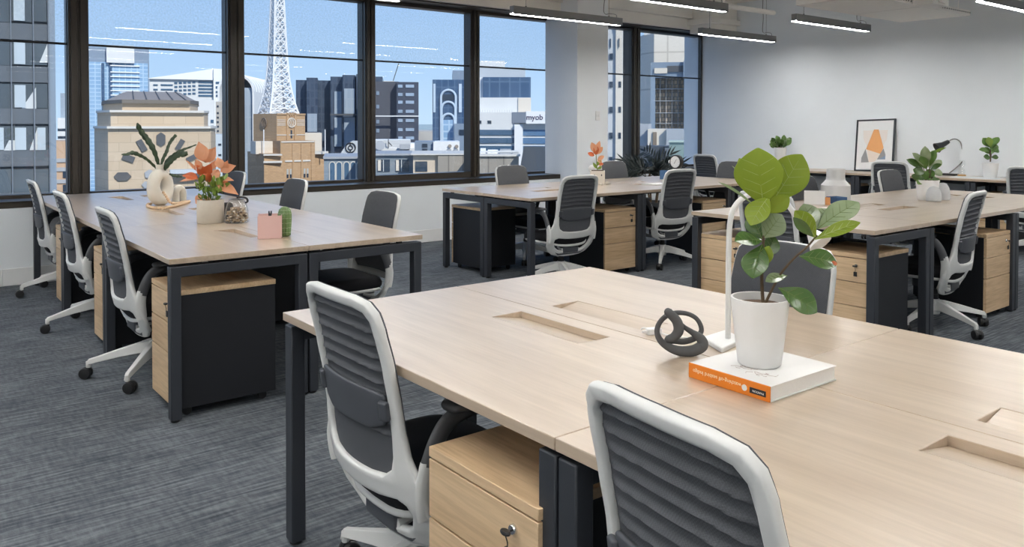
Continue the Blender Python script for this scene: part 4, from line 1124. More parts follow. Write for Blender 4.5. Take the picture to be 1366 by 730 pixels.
b = City('lattice_mast', 'white steel lattice broadcasting mast above the brick building', 371, 97, 'tower')
zs = [(152, 26.0), (138, 21.5), (122, 17.5), (108, 15.0), (94, 13.4), (78, 12.2), (62, 11.2), (46, 10.3), (30, 9.5), (14, 8.8), (-2, 8.1), (-20, 7.4), (-40, 6.7), (-62, 5.9), (-86, 5.0), (-112, 4.0)]
k = 97 / F_PX; tw = R(24)
def cor(y, s_, q):
    a = tw + PI / 4 + q * PI / 2; rr = s_ * k * 1.10
    return Vector((rr * math.cos(a), 2.0 + rr * math.sin(a), b.Z(y)))
for q in range(4):
    mb = MB(); mb.tube([cor(y, s_, q) for y, s_ in zs], 0.13, 6); mb.obj('mast_leg', STEELW, b.o)
for q in range(4):
    mb = MB()
    for (y0, s0), (y1, s1) in zip(zs, zs[1:]):
        a0, a1, c0, c1 = cor(y0, s0, q), cor(y0, s0, (q + 1) % 4), cor(y1, s1, q), cor(y1, s1, (q + 1) % 4)
        m0, m1 = (a0 + a1) / 2, (c0 + c1) / 2; e0, e1 = (a0 + c0) / 2, (a1 + c1) / 2
        for u, v in ((c0, c1), (a0, m1), (a1, m1), (e0, m0), (m0, e1), (e0, e1), (a0, c1), (a1, c0)): mb.tube([u, v], 0.06, 5)
    mb.obj('bracing', STEELW, b.o)

# dark glass blocks in the middle
b = City('dark_glass_block', 'row of dark glass office slabs behind the brick building', 443, 210)
for p0, p1, y, d in ((394, 408, 106, 4), (409, 424, 104, 0), (424, 441, 106, 6), (441, 457, 102, 2), (457, 474, 101, -2), (475, 494, 100.5, -4)): b.box('slab', DARKGL, p0, p1, y, None, d, d + 25)
for p0, p1, y0, y1, d in ((446, 456, 122, 152, 1.7), (459, 473, 119, 152, -2.3), (477, 492, 110, 152, -4.3), (446, 456, 157, 196, 1.7), (459, 473, 157, 198, -2.3), (410, 423, 152, 176, -.3)): b.box('pale_glass_bay', GREYGL, p0, p1, y0, y1, d - .2, d + .4)
b.box('ledge_line', SLATE, 440, 494, 152.5, 154.5, -4.8, -3)
b = City('dark_tower_block', 'dark office block with rows of pale windows under the crane', 530, 190)
b.box('side_block', DARKGL, 497, 510, 101.5, None, 3, 25); b.box('side_block', mat('dark_mauve_cladding', (0.07, 0.075, 0.095), 0.6), 498, 532, 109, None, 0, 25); b.box('front_block', mat('dark_blue_cladding', (0.045, 0.055, 0.085), 0.5), 529, 558, 110.5, None, -3, 22)
for y in (114, 125, 135, 147, 159, 171, 182):
    for p0, p1 in ((531, 537), (541, 552)): b.box('window_row', mat('pale_strip_glass', (0.30, 0.38, 0.48), 0.4, noise=0.4, nscale=0.8), p0, p1 if y not in (171,) else p1, y, y + 4, -3.2, -2.9)  # pale blue-grey glass strips, tone varied by noise
for y in (122, 140, 160, 172): b.box('window_row', BLUEG, 502, 506, y, y + 5, -0.2, 0.2)
b.box('ledge_line', OFFW, 500, 558, 154.5, 156, -3.4, -2.9)
b = City('tower_crane', 'small tower crane with a raised jib on the dark roof', 524, 200, 'crane')
mb = MB()
for s_ in (-.35, .35): mb.tube([(b.X(524), s_, b.Z(110)), (b.X(532) , s_, b.Z(85))], 0.10, 6)
for i in range(9):
    t = i / 9; mb.tube([(b.X(524 + 8 * t), -.35, b.Z(110 - 25 * t)), (b.X(524 + 8 * (t + .11)), .35, b.Z(110 - 25 * (t + .11)))], 0.05, 5)
mb.obj('jib', SLATE, b.o); b.box('cab', OFFW, 512, 526, 108.5, 111.5, -1, 1); b.box('mast', SLATE, 519, 522, 110, None, -.6, .6)

# low roofs
b = City('arcaded_building', 'blue grey low building with a row of tall arches', 458, 70)
b.box('wall', mat('arcade_wall', (0.23, 0.28, 0.33), 0.8, noise=.05), 432, 484, 211, None, 0, 8); b.box('parapet', GREYC, 431, 485, 209, 212, -.25, 8)
kk = 70 / F_PX
for p in (443, 452, 462, 471, 479.5):
    mb = MB(); r_ = 3.4 * kk; o = [(-r_, -3)] + [(r_ * math.cos(PI - PI * i / 8), r_ * math.sin(PI * i / 8)) for i in range(9)] + [(r_, -3)]
    mb.prism(o, -0.02, 0.06, Matrix.Translation((b.X(p), 0, b.Z(220))) @ Matrix.Rotation(PI / 2, 4, 'X')); a_ = mb.obj('arch_window', PANEB, b.o)
    mb = MB(); mb.tube([(b.X(p) - r_ * 1.1, -.05, b.Z(220) - 3)] + [(b.X(p) + r_ * 1.1 * math.cos(PI - PI * i / 8), -.05, b.Z(220) + r_ * 1.1 * math.sin(PI * i / 8)) for i in range(9)] + [(b.X(p) + r_ * 1.1, -.05, b.Z(220) - 3)], .05, 6); mb.obj('arch_trim', LEDGE, a_)
b = City('bank_sign_sail', 'grey sloping roof sign with a dark ring emblem', 466, 84, 'sign')
mb = MB(); mb.prism([(b.X(452), b.Z(208)), (b.X(487), b.Z(208)), (b.X(487), b.Z(188)), (b.X(470), b.Z(188)), (b.X(462), b.Z(193))], 0, .5, Matrix.Rotation(PI / 2, 4, 'X')); mb.obj('sail', mat('sail_grey', (.50, .54, .58), .7), b.o)
b.ring('emblem_ring', INKD, 467.5, 197, 6.3, 1.5, -.6); b.ring('emblem_square', INKD, 467.5, 197, 2.8, 1.3, -.6); b.box('emblem_bar', INKD, 466.9, 468.1, 190.8, 194.5, -.65, -.5); b.box('emblem_bar', INKD, 466.9, 468.1, 199.6, 203.4, -.65, -.5)
b.box('letter_strip', INKD, 462, 473, 206.2, 207.6, -.6, -.5)
b = City('white_roof_hall', 'white sloping roof with a satellite dish, in the window with the crane', 520, 88)
b.box('roof', STEELW, 480, 548, 187, 198, 1, 6); b.plan('roof_end', STEELW, [(546, 1), (553, 1.2), (556, 6), (546, 6)], 192, 205); b.box('wall', OFFW, 480, 556, 198, None, 0.5, 6)
for i in range(5): b.box('roof_seam', GREYC, 484, 548, 188 + i * 2, 188.3 + i * 2, .94, 1)
mb = MB(); mb.lathe([(0, 0), (.35, .05), (.55, .2)], 14, Matrix.Translation((b.X(507), -.2, b.Z(195))) @ Matrix.Rotation(1.2, 4, 'X')); mb.tube([(b.X(507), -.1, b.Z(196)), (b.X(507), -.1, b.Z(203))], .05, 6); mb.obj('satellite_dish', GREYC, b.o)
mb = MB(); mb.tube([(b.X(518), .4, b.Z(198)), (b.X(518), .4, b.Z(186))], .05, 6); mb.tube([(b.X(518), .4, b.Z(190)), (b.X(523), .4, b.Z(195))], .06, 6); mb.obj('aerial', SLATE, b.o)
b.box('plant_unit', GREYC, 533, 547, 193, 199, -.6, .5); b.box('plant_unit', OFFW, 516, 528, 202, 205.5, -1.5, -.5); b.box('plant_unit', OFFW, 536, 545, 201, 206, -1.5, -.5)
b = City('low_office', 'grey low office with recessed windows just beyond the sill', 525, 64)
b.box('wall', mat('slate_render', (.21, .25, .29), .8, noise=.06), 480, 551, 206, None, 0, 7); b.box('roof_edge', GREYC, 478, 552, 205, 207.5, -.3, 7)
for p0, p1 in ((483, 492), (504, 520), (528, 545)):
    w_ = b.box('window', PANE, p0, p1, 213, 229, -.08, .1); b.box('blind_strip', CREAM, p0, p0 + 4, 213.5, 228, -.13, -.07, par=w_); b.box('glazing_bar', OFFW, p0 + 7, p0 + 7.8, 213.5, 229, -.13, -.07, par=w_)
b = City('beige_low_house', 'beige wall with one dark square window, right of the low grey office', 572, 62)
b.box('wall', mat('beige_render', (.58, .49, .39), .85, noise=.05), 551, 586, 206, None, 0, 7); b.box('window', PANE, 554, 570, 215.5, 229, -.08, .1); b.box('sill', CREAM, 551, 590, 230.5, 232, -.2, .1)
b.box('side_wall', STAIN, 584, 632, 206, None, -.4, 7); b.box('roof_edge', LEDGE, 548, 634, 205, 206.6, -.5, 7)
b = City('rooftop_plant_room', 'white and grey rooftop plant room with round fans', 585, 80)
b.box('grey_room', BLUEG, 553, 580, 189, 207, .5, 5); b.box('white_room', STEELW, 578, 613, 189, 207, 0, 5)
for y in (192, 199): b.box('louvre', PANE, 563, 570, y, y + 5, .4, .6)
for p, y in ((600, 195), (609, 195.5)):
    mb = MB(); mb.lathe([(0, -.1), (.18, -.1), (.18, .1), (0, .1)], 16, Matrix.Translation((b.X(p), -.1, b.Z(y))) @ Matrix.Rotation(PI / 2, 4, 'X')); mb.obj('fan', COPPER, b.o); b.box('fan_stand', GREYC, p - 3.5, p + 2, 199, 203, -.4, 0)
b.box('handrail', OFFW, 570, 613, 202.5, 203.2, -.5, -.4)

b = City('arched_glass_tower', 'blue glass tower with tall nested arch outlines', 598, 190)
b.box('wall', DEEPGL, 577, 632, 106.5, None, 0, 20); b.box('rear_tower', BLUEG, 604, 632, 92, 110, 6, 24); b.box('low_annex', BLUEG, 606, 634, 165, None, -3, 0); b.box('window', PANE, 612, 619, 173, 180, -3.2, -2.9)
kk = 190 / F_PX
for p, y, r_ in ((598, 130, 9.8), (598, 145, 9.0), (598, 160, 8.0)):
    mb = MB(); mb.tube([(b.X(p) - r_ * kk, -.3, b.Z(192))] + [(b.X(p) + r_ * kk * math.cos(PI - PI * i / 12), -.3, b.Z(y) + r_ * kk * math.sin(PI * i / 12)) for i in range(13)] + [(b.X(p) + r_ * kk, -.3, b.Z(192))], .28, 6); mb.obj('arch_trim', mat('pale_blue_stone', (.48, .58, .68), .6), b.o)
b.box('arch_glass', PANE, 590, 606, 126, 134, -.15, .05); b.box('arch_glass', SKYGL, 591, 605, 160, 192, -.2, .05)
for p0, p1 in ((578, 581), (612, 616)): b.box('pier', mat('pale_blue_stone', (.48, .58, .68), .6), p0, p1, 112, 150, -.3, 0)
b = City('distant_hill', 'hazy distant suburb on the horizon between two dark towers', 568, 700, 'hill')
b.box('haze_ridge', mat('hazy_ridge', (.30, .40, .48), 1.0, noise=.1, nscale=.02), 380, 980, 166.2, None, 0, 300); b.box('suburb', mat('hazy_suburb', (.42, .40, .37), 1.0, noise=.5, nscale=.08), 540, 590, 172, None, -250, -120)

# right of the crane window
b = City('stepped_white_building', 'white stepped office building with a dark blue glass tier and a sign', 680, 120)
b.box('crown', OFFW, 630, 673, 78.5, 95, 4, 14); b.box('attic', mat('pale_grey_tier', (.46, .50, .54), .7), 630, 701, 89, 104, 2, 16); b.box('glass_tier', DEEPGL, 644, 708, 103, 132, 0, 18); b.box('side_strip', STEELW, 634, 645, 103, 132, .6, 16)
b.box('white_tier', OFFW, 628, 708, 130.5, 151, -1, 18); b.box('white_tier_return', CREAM, 691, 708, 131, 150, -1.2, -.9); b.box('lower_wall', OFFW, 628, 740, 150, None, -2.5, 18)
b.box('sign_box', STEELW, 701, 736, 149, 165, -4, -1); b.plan('sign_side', GREYC, [(683, -2.6), (701, -4), (701, -1), (683, -1)], 150, 164)
M_ = Matrix.Translation((b.X(712), -4.02, b.Z(157))) @ Matrix.Rotation(PI / 2, 4, 'X')
me_o = text_obj('sign_lettering', 'myob', 9.6 * 120 / F_PX, mat('sign_purple', (.06, .04, .10), .5), b.o, M_, .04, .012)
for y in (173, 183.5, 194):
    b.box('window_band', PANEB, 634, 686, y, y + 7, -2.7, -2.4); b.box('window_band', mat('bright_blue_glass', (.10, .19, .33), .25, noise=.3), 697, 736, y, y + 7.5, -2.7, -2.4)
b.box('pier', STEELW, 686, 697, 166, None, -3.2, -2.4); b.box('window', PANE, 651, 656, 161, 165, -2.6, -2.4); b.box('window', PANE, 640, 643, 161, 165, -2.6, -2.4)
for i in range(14): b.box('rail_post', GREYC, 641 + i * 3.2, 641.4 + i * 3.2, 147, 150.5, -2.4, -2.3)
b = City('stained_parapet', 'stained concrete parapet with roof equipment, left of the column', 672, 58)
b.box('wall', STAIN, 628, 692, 208, None, 0, 6); b.box('coping', LEDGE, 626, 694, 206, 208.6, -.2, 6)
for p0, p1, y in ((640, 647, 199), (650, 664, 201), (667, 682, 200), (684, 692, 202)): b.box('roof_unit', STEELW if p0 < 665 else GREYC, p0, p1, y, 206.5, 1.5, 2.5)
mb = MB(); mb.tube([(b.X(640), 1, b.Z(203)), (b.X(692), 1, b.Z(202.5))], .06, 6); mb.obj('pipe_run', OFFW, b.o)
mb = MB(); mb.prism([(b.X(689), b.Z(250)), (b.X(736), b.Z(250)), (b.X(736), b.Z(195)), (b.X(698.5), b.Z(195))], .6, 1.4, Matrix.Rotation(PI / 2, 4, 'X')); mb.obj('dark_screen', mat('slate_screen', (.055, .065, .08), .6, noise=.08), b.o)

# right of the column
b = City('pale_tower', 'pale narrow tower with small square windows, right of the column', 822, 60)
b.box('wall', mat('pale_tower_wall', (.52, .53, .54), .8, noise=.05), 800, 842, -60, None, 1, 12); b.box('stair_shaft', CREAM, 821, 830, 37, None, .75, 2); b.box('stair_shaft_upper', CREAM, 821, 828, -60, 37, .65, 2)
for y in (108, 142, 177): b.box('window', PANE, 825, 828.5, y, y + 8, .70, .80)
for y in (70, 108, 142, 177, 210): b.box('window', PANE, 812.5, 817, y, y + 8, .9, 1.1)
b.box('slot', PANE, 825, 826, 50, 62, .60, .70); b.box('slot', PANE, 813, 814.5, 50, 62, .9, 1.1)
b = City('concrete_tower', 'large pale concrete tower filling the top of the corner window', 890, 75)
b.plan('shaft', PANELC, [(872, 0), (917, 0), (922, 4), (922, 18), (848, 18), (848, 4), (856, 1.6)], 44); b.box('roof_edge', OFFW, 858, 916, 41, 45, 1, 14); b.box('plant_unit', BLUEG, 864, 882, 38, 43, 4, 8)
b = City('blue_grey_frame', 'blue grey concrete frame building below the concrete tower', 905, 66)
b.box('top_beam', BLUEG, 868, 936, 84, 104, -1, 5); b.box('opening', CREAM, 873, 890, 92, 99, -1.15, -.9); b.box('opening', SLATE, 890, 912, 89, 97, -1.15, -.9); b.box('post', BLUEG, 868, 874, 104, None, -1, 1)
roofline(b, [(911, 84), (918, 72), (922, 60), (940, 58)], 105, -1.5, 5, 'upper_block', BLUEG); b.box('upper_window', SLATE, 925, 934, 64, 77, -1.7, -1.4); b.box('post', BLUEG, 912, 915.5, 104, None, -1, 1)
b.box('scaffolded_wall', SCAFF, 873, 940, 104, None, .3, 6)
for y in (118, 134, 150, 164): b.box('scaffold_deck', GREYC, 873, 940, y, y + .8, -.1, .3)
for p in (880, 888, 896, 904, 921, 928): b.box('scaffold_pole', GREYC, p, p + .5, 104, 172, -.08, .3)
b = City('low_cream_house', 'cream low house with a stepped wall at the foot of the scaffolded building', 905, 45)
b.box('wall', CREAM, 864, 893, 172, None, 0, 5); b.box('dark_recess', BRICKD, 871, 876, 176, 200, -.1, .1); b.box('roof_block', GREYC, 889, 921, 172, None, -.4, 5); b.box('side_wall', GREYC, 853, 865, 165, None, .5, 5); b.box('end_wall', CREAM, 921, 925, 172, None, -.5, 5)
b = City('dark_parapet', 'dark slate parapet low in the corner window, with a small pale wedge', 872, 36)
b.box('wall', mat('slate_screen', (.055, .065, .08), .6, noise=.08), 840, 897, 195, None, 0, 2)
mb = MB(); mb.prism([(b.X(887), b.Z(197)), (b.X(893), b.Z(197)), (b.X(889.5), b.Z(216))], .02, .08, Matrix.Rotation(PI / 2, 4, 'X')); mb.obj('wedge', CREAM, b.o)
b = City('green_panel_wall', 'green grey panel wall at the right of the corner window', 915, 34)
b.box('panel', GREENP, 893, 936, 189, None, -.2, 1.5); b.box('coping', mat('pale_green_coping', (.42, .50, .44), .7), 892, 937, 187.5, 189.5, -.3, 1.5)
b.box('ledge', GREYC, 899, 936, 216, 219, -.5, -.2); b.ring('vent_ring', LEDGE, 920, 214, 3.0, 1.4, -.45)
# ---------------------------------------------------------------- things on the desks
TOP = 0.7302
def leaf_mat(name, col, col2, trans=0.35, rough=0.4, spec=0.5):
    mm = bpy.data.materials.new(name); mm.use_nodes = True; nt = mm.node_tree; b = nt.nodes['Principled BSDF']; L = nt.links.new
    tc = nt.nodes.new('ShaderNodeTexCoord'); n = nt.nodes.new('ShaderNodeTexNoise'); n.inputs['Scale'].default_value = 25; n.inputs['Detail'].default_value = 4
    L(tc.outputs['Object'], n.inputs['Vector'])
    mx = nt.nodes.new('ShaderNodeMix'); mx.data_type = 'RGBA'; mx.inputs[6].default_value = (*col, 1); mx.inputs[7].default_value = (*col2, 1); L(n.outputs['Fac'], mx.inputs[0])
    L(mx.outputs[2], b.inputs['Base Color']); b.inputs['Roughness'].default_value = rough; b.inputs['Specular IOR Level'].default_value = spec
    tl = nt.nodes.new('ShaderNodeBsdfTranslucent'); L(mx.outputs[2], tl.inputs['Color'])
    ms = nt.nodes.new('ShaderNodeMixShader'); ms.inputs[0].default_value = trans
    out = nt.nodes['Material Output']; L(b.outputs[0], ms.inputs[1]); L(tl.outputs[0], ms.inputs[2]); L(ms.outputs[0], out.inputs['Surface'])
    return mm
YG1 = leaf_mat('young_fig_leaf', (0.36, 0.46, 0.045), (0.26, 0.36, 0.035), 0.35, 0.45)
FIG = leaf_mat('fig_leaf', (0.10, 0.19, 0.045), (0.055, 0.12, 0.03), 0.12, 0.22, 0.7)
FIG_SHEEN = leaf_mat('pale_sheen_fig_leaf', (0.40, 0.46, 0.30), (0.20, 0.30, 0.12), 0.2, 0.22, 0.9)  # pale tone paints reflected lamp and sky sheen into the leaf colour
PLANTG = leaf_mat('plant_green', (0.17, 0.30, 0.07), (0.08, 0.17, 0.04), 0.2, 0.35)
DARKLEAF = leaf_mat('dark_strap_leaf', (0.045, 0.075, 0.03), (0.02, 0.04, 0.016), 0.1, 0.5)
PALM = leaf_mat('dark_palm_leaf', (0.022, 0.032, 0.03), (0.012, 0.02, 0.02), 0.1, 0.4)
PEACH = leaf_mat('peach_leaf', (0.86, 0.52, 0.33), (0.80, 0.38, 0.19), 0.35, 0.5)
CORAL = leaf_mat('coral_leaf', (0.75, 0.22, 0.08), (0.66, 0.15, 0.05), 0.3, 0.5)
LIME = leaf_mat('lime_leaf', (0.30, 0.40, 0.06), (0.16, 0.28, 0.04), 0.3, 0.45)
VEIN = mat('leaf_vein', (0.42, 0.50, 0.16), 0.5)
STEM = mat('brown_stem', (0.10, 0.065, 0.035), 0.8, noise=0.3, nscale=80)
GSTEM = mat('green_stem', (0.14, 0.20, 0.05), 0.6)
SOIL = mat('potting_soil', (0.10, 0.06, 0.035), 1.0, noise=0.5, nscale=120, bump=0.6, bscale=150)
POTW = mat('white_ceramic', (0.80, 0.80, 0.79), 0.35, noise=0.01)
BISQUE = mat('bisque_ceramic', (0.72, 0.68, 0.60), 0.85, noise=0.05, nscale=40, bump=0.1, bscale=300)
STONEP = mat('sand_pot', (0.60, 0.55, 0.47), 0.9, noise=0.06, nscale=60, bump=0.15, bscale=250)

def pot(t, prof_o, wall, m, soil_z, soil_r, n=40):
    """hollow pot: outer profile up, then back down inside"""
    mb = MB(); pr = [(0, prof_o[0][1])] + prof_o + [(r - wall, z) for r, z in reversed(prof_o[1:])] + [(0, prof_o[0][1] + wall * 1.5)]
    mb.lathe(pr, n); p = mb.obj('pot', m, t, smooth=50)
    mb = MB(); mb.lathe([(0, soil_z - 0.012), (soil_r, soil_z - 0.012), (soil_r, soil_z), (soil_r * 0.5, soil_z + 0.004), (0, soil_z + 0.003)], 28); mb.obj('soil', SOIL, t)
    return p
def rel(o, p): return Vector(p) - o.location

# --- the book
bz = 0.0345
t = thing('book', 'white book with an orange spine lying under the potted fig', 'book', (1.618, 1.112, TOP), R(-1))
hx, hy = 0.126, 0.111
COVER = mat('white_book_cover', (0.78, 0.77, 0.75), 0.45, noise=0.02); PAPER = mat('page_edges', (0.76, 0.74, 0.70), 0.9, noise=0.06, nscale=300)
ORANGE = mat('orange_spine', (0.72, 0.20, 0.012), 0.45)
mb = MB(); mb.bx(-hx + 0.004, hx - 0.003, -hy + 0.003, hy - 0.003, 0.0028, bz - 0.0028); mb.obj('pages', PAPER, t)
for z in (0, bz - 0.0028):
    mb = MB(); mb.bx(-hx, hx, -hy, hy, z, z + 0.0028); mb.obj('cover', COVER, t, bevel=0.0008)
mb = MB(); mb.bx(-hx - 0.0025, -hx + 0.001, -hy, hy, 0, bz); sp_ = mb.obj('spine', ORANGE, t, bevel=0.001); tag(sp_, 'orange book spine with pale lettering')
MS = Matrix.Translation((-hx - 0.0027, 0.030, 0.019)) @ Matrix(((0, 0, -1, 0), (1, 0, 0, 0), (0, -1, 0, 0), (0, 0, 0, 1)))
text_obj('spine_lettering', 'watching-off seabird Indigo', 0.0125, mat('spine_ink', (0.85, 0.70, 0.50), 0.6), sp_, MS, 0.0002)
mb = MB(); mb.bx(-hx - 0.0034, -hx - 0.002, -0.101, -0.060, 0.009, 0.0215); lb = mb.obj('publisher_label', INKD, sp_)
MS = Matrix.Translation((-hx - 0.0036, -0.082, 0.015)) @ Matrix(((0, 0, -1, 0), (1, 0, 0, 0), (0, -1, 0, 0), (0, 0, 0, 1)))
text_obj('label_lettering', 'PHAIDON', 0.0065, mat('label_white', (0.8, 0.8, 0.78), 0.6), sp_, MS, 0.0002)
mb = MB(); mb.lathe([(0, 0), (0.0068, 0), (0.0068, 0.0012), (0, 0.0012)], 20, Matrix.Translation((-hx - 0.0022, -0.046, 0.016)) @ Matrix.Rotation(-H, 4, 'Y')); mb.obj('round_mark', COVER, sp_)
SK = mat('sketch_brown', (0.38, 0.26, 0.22), 0.8)
mb = MB(); rnd = random.Random(3)
for cx_, cy_ in ((-0.058, 0.008), (-0.070, -0.045)):
    for i in range(7):
        a = rnd.random() * 6.28; l = rnd.uniform(0.008, 0.022); x, y = cx_ + rnd.uniform(-.012, .012), cy_ + rnd.uniform(-.022, .022)
        mb.tube([(x, y, bz), (x + l * math.cos(a) * .6, y + l * math.sin(a), bz), (x + l * math.cos(a + .7), y + l * 1.6 * math.sin(a + .5), bz)], 0.0005, 5)
mb.obj('cover_sketch', SK, t)

# --- fiddle leaf fig
PD = Vector((1.612, 1.116, TOP + bz)); dep = depth_of(PD)
t = thing('potted_fig', 'fiddle leaf fig in a white pot standing on the book', 'plant', PD)
pot(t, [(0.044, 0), (0.049, 0.004), (0.0545, 0.05), (0.0615, 0.11), (0.066, 0.150), (0.066, 0.156)], 0.005, POTW, 0.138, 0.060, 56)
def P(px, py, dd=0.0): return at_depth(px, py, dep + dd) - PD
CAMV = (EYE - PD).normalized()
mb = MB(); mb.tube(catmull([P(1018, 406), P(1016, 372, .004), P(1017, 345, .003), P(1019, 312), P(1021, 282, .005), P(1020, 264, .005)], 5), lerp_list([.0042, .004, .0036, .003, .0028, .0022], 5), 8); mb.obj('stem', STEM, t)
mb = MB(); mb.tube(catmull([P(1020, 407, -.005), P(1029, 388, -.012), P(1041, 366, -.02), P(1058, 346, -.022), P(1076, 330, -.02), P(1090, 314, -.018)], 5), lerp_list([.0034, .0032, .003, .0026, .0024, .0022], 5), 8); mb.obj('stem', STEM, t)
k = dep / F_PX
def fl(nm, m, base, tip, w, tilt=(0, 0), b0=0.0, b1=0.0, bend=.10, fold=.18, shape='ob', vein=True, wave=0.0):
    B_, T_ = P(*base, b0), P(*tip, b1); nrm = CAMV + _R * tilt[0] + UPV * tilt[1]
    mb = MB(); leaf(mb, B_, T_, w * k, nrm, bend, fold, shape, 14, 4, wave); o = mb.obj(nm, m, t, smooth=80)
    md = o.modifiers.new('sub', 'SUBSURF'); md.levels = 1; md.render_levels = 1
    if vein:
        ax = (T_ - B_); L_ = ax.length; ax.normalize(); nz = nrm - ax * ax.dot(nrm); nz.normalize(); sx_ = ax.cross(nz)
        mb = MB()
        def on(tt, uu): return B_ + ax * (L_ * tt) + sx_ * (uu * w * k / 2) + nz * (bend * L_ * 2 * tt * (1 - tt) + abs(uu) * w * k / 2 * fold + .0006)
        mb.tube([on(tt / 8, 0) for tt in range(0, 8)], [.0010 - .0001 * i for i in range(8)], 5)
        for tt in (.22, .38, .54, .70):
            for s_ in (-1, 1): mb.tube([on(tt, 0), on(tt + .08, s_ * .35), on(tt + .14, s_ * .62)], [.0006, .0005, .0003], 4)
        mb.obj('leaf_veins', VEIN if m is YG1 else GSTEM, o)
    return o
fl('leaf', YG1, (1019, 276), (1011, 197), 66, (-.25, .15), .0, -.02, .12, .22)
fl('leaf', YG1, (1028, 272), (1070, 206), 52, (.5, .2), .02, .01, .08, .15)
fl('leaf', YG1, (1014, 268), (986, 211), 26, (-.3, .3), .03, .04, .1, .2)
fl('leaf', FIG_SHEEN, (1012, 280), (958, 243), 11, (.2, 1.6), -.005, -.03, .06, .3, vein=False)
fl('leaf', FIG_SHEEN, (1004, 258), (976, 221), 7, (1.2, .3), .03, .05, .1, .3, vein=False)
fl('leaf', YG1, (1026, 262), (1001, 301), 34, (-.2, .5), -.01, -.035, .12, .2)
fl('leaf', YG1, (1020, 284), (1053, 262), 24, (.2, -.3), -.012, -.03, .1, .2, vein=False)
fl('leaf', FIG_SHEEN, (1018, 318), (1043, 286), 34, (.55, .6), .0, -.02, .1, .12)
fl('leaf', FIG, (1017, 320), (1003, 284), 30, (-.5, .5), .012, .03, .1, .2)
fl('leaf', FIG, (1017, 326), (1004, 372), 40, (-.55, .55), -.004, -.03, .10, .2)
fl('leaf', FIG, (1017, 322), (980, 322), 30, (-.2, .9), .0, -.02, .12, .2)
fl('leaf', FIG, (1019, 345), (1034, 316), 24, (.5, .2), .02, .03, .1, .2)
fl('leaf', YG1, (1017, 358), (1026, 328), 18, (.1, .2), -.008, -.014, .1, .3, vein=False)
lo = fl('leaf', FIG, (1066, 342), (1117, 352), 31, (.1, .5), -.022, -.03, .12, .15)
mb = MB(); leaf(mb, P(1108, 350.5, -.032), P(1117, 352.5, -.0325), 7 * k, CAMV + UPV * .5, .05, .1, 'ov', 6, 2); mb.obj('leaf_tip', CORAL, lo)
fl('leaf', FIG, (1038, 384), (1090, 417), 36, (.25, .4), -.02, -.045, .14, .15)
fl('leaf', FIG_SHEEN, (1050, 368), (1021, 376), 17, (-.1, .8), -.02, -.03, .1, .25)
fl('leaf', YG1, (1089, 318), (1060, 281), 26, (-.3, .5), -.018, -.02, .1, .3)
fl('leaf', FIG, (1085, 316), (1058, 290), 14, (-.5, .2), -.022, -.04, .1, .2, vein=False)
fl('leaf', FIG_SHEEN, (1088, 310), (1072, 272), 30, (-.1, .9), -.01, .02, .08, .15)
fl('leaf', FIG_SHEEN, (1090, 306), (1146, 270), 36, (.3, 1.3), -.018, .01, .10, .12)
fl('leaf', FIG_SHEEN, (1092, 302), (1108, 279), 34, (.0, 1.4), -.01, .04, .08, .15)
fl('leaf', YG1, (1086, 320), (1148, 297), 20, (.1, .5), -.024, -.06, .10, .2)

# --- knot sculpture
KC = at_z(908, 476, TOP); dk = depth_of(KC); kk = dk / F_PX / 4.269
t = thing('knot_sculpture', 'dark grey knot sculpture of looped bands beside the book', 'ornament', KC)
KN = [(1073, 238, 30, 12), (1120, 285, 36, 18), (1132, 340, 36, 18), (1105, 378, 30, 10), (1068, 392, 22, 0), (1110, 400, 17, -14), (1170, 402, 18, -22), (1232, 380, 17, -18), (1262, 338, 14, -22), (1240, 280, 13, -22),
      (1190, 248, 13, -18), (1125, 240, 14, -16), (1066, 256, 15, -8), (1022, 300, 15, -4), (1010, 355, 16, 0), (1040, 410, 20, 6), (1115, 452, 27, 10), (1205, 458, 32, 12), (1266, 428, 34, 12), (1258, 388, 28, 8), (1210, 352, 17, 4), (1165, 322, 13, 0), (1110, 275, 14, -6)]
pts = []; rs = []
for x, y, r, d in KN:
    pts.append(at_depth(640 + x / 4.269, 370 + y / 4.269, dk - d * kk + .01) - KC); rs.append(r * kk)
C1 = catmull(pts, 7, True); R1 = lerp_list(rs, 7, True)
zmin = min(p.z - r * .9 for p, r in zip(C1, R1))
mb = MB(); mb.tube([p - Vector((0, 0, zmin)) for p in C1], R1, 14, closed=True, flat=0.8)
mb.obj('knotted_loops', mat('knot_grey', (0.085, 0.085, 0.087), 0.75, noise=0.08, nscale=60, bump=0.08, bscale=400), t, smooth=80)

# --- white desk lamp behind the fig
LB = at_z(966, 458.5, TOP); dl = depth_of(LB)
t = thing('desk_lamp', 'white arched desk lamp on a square foot behind the potted fig', 'lamp', LB)
def Q(px, py, dd=0.0): return at_depth(px, py, dl + dd) - LB
cs = [at_z(*c, TOP) - LB for c in ((937, 456), (963, 472), (991, 458), (968, 446))]
mb = MB(); mb.prism(rounded([(c.x, c.y) for c in cs], .012, 4), 0, .014); mb.obj('lamp_foot', POTW, t, bevel=.004)
mb = MB(); mb.tube(catmull([Q(971, 455), Q(971.5, 400), Q(972, 340), Q(974, 296), Q(982, 273, .0), Q(1000, 260, .01), Q(1025, 257, .02), Q(1046, 268, .03), Q(1062, 288, .03), Q(1080, 308, .03)], 6), .0075, 12); mb.obj('lamp_arm', POTW, t, smooth=80)
hd = Q(1088, 317, .03); ax_ = (Q(1092, 323, .0) - Q(1076, 303, .03)).normalized()
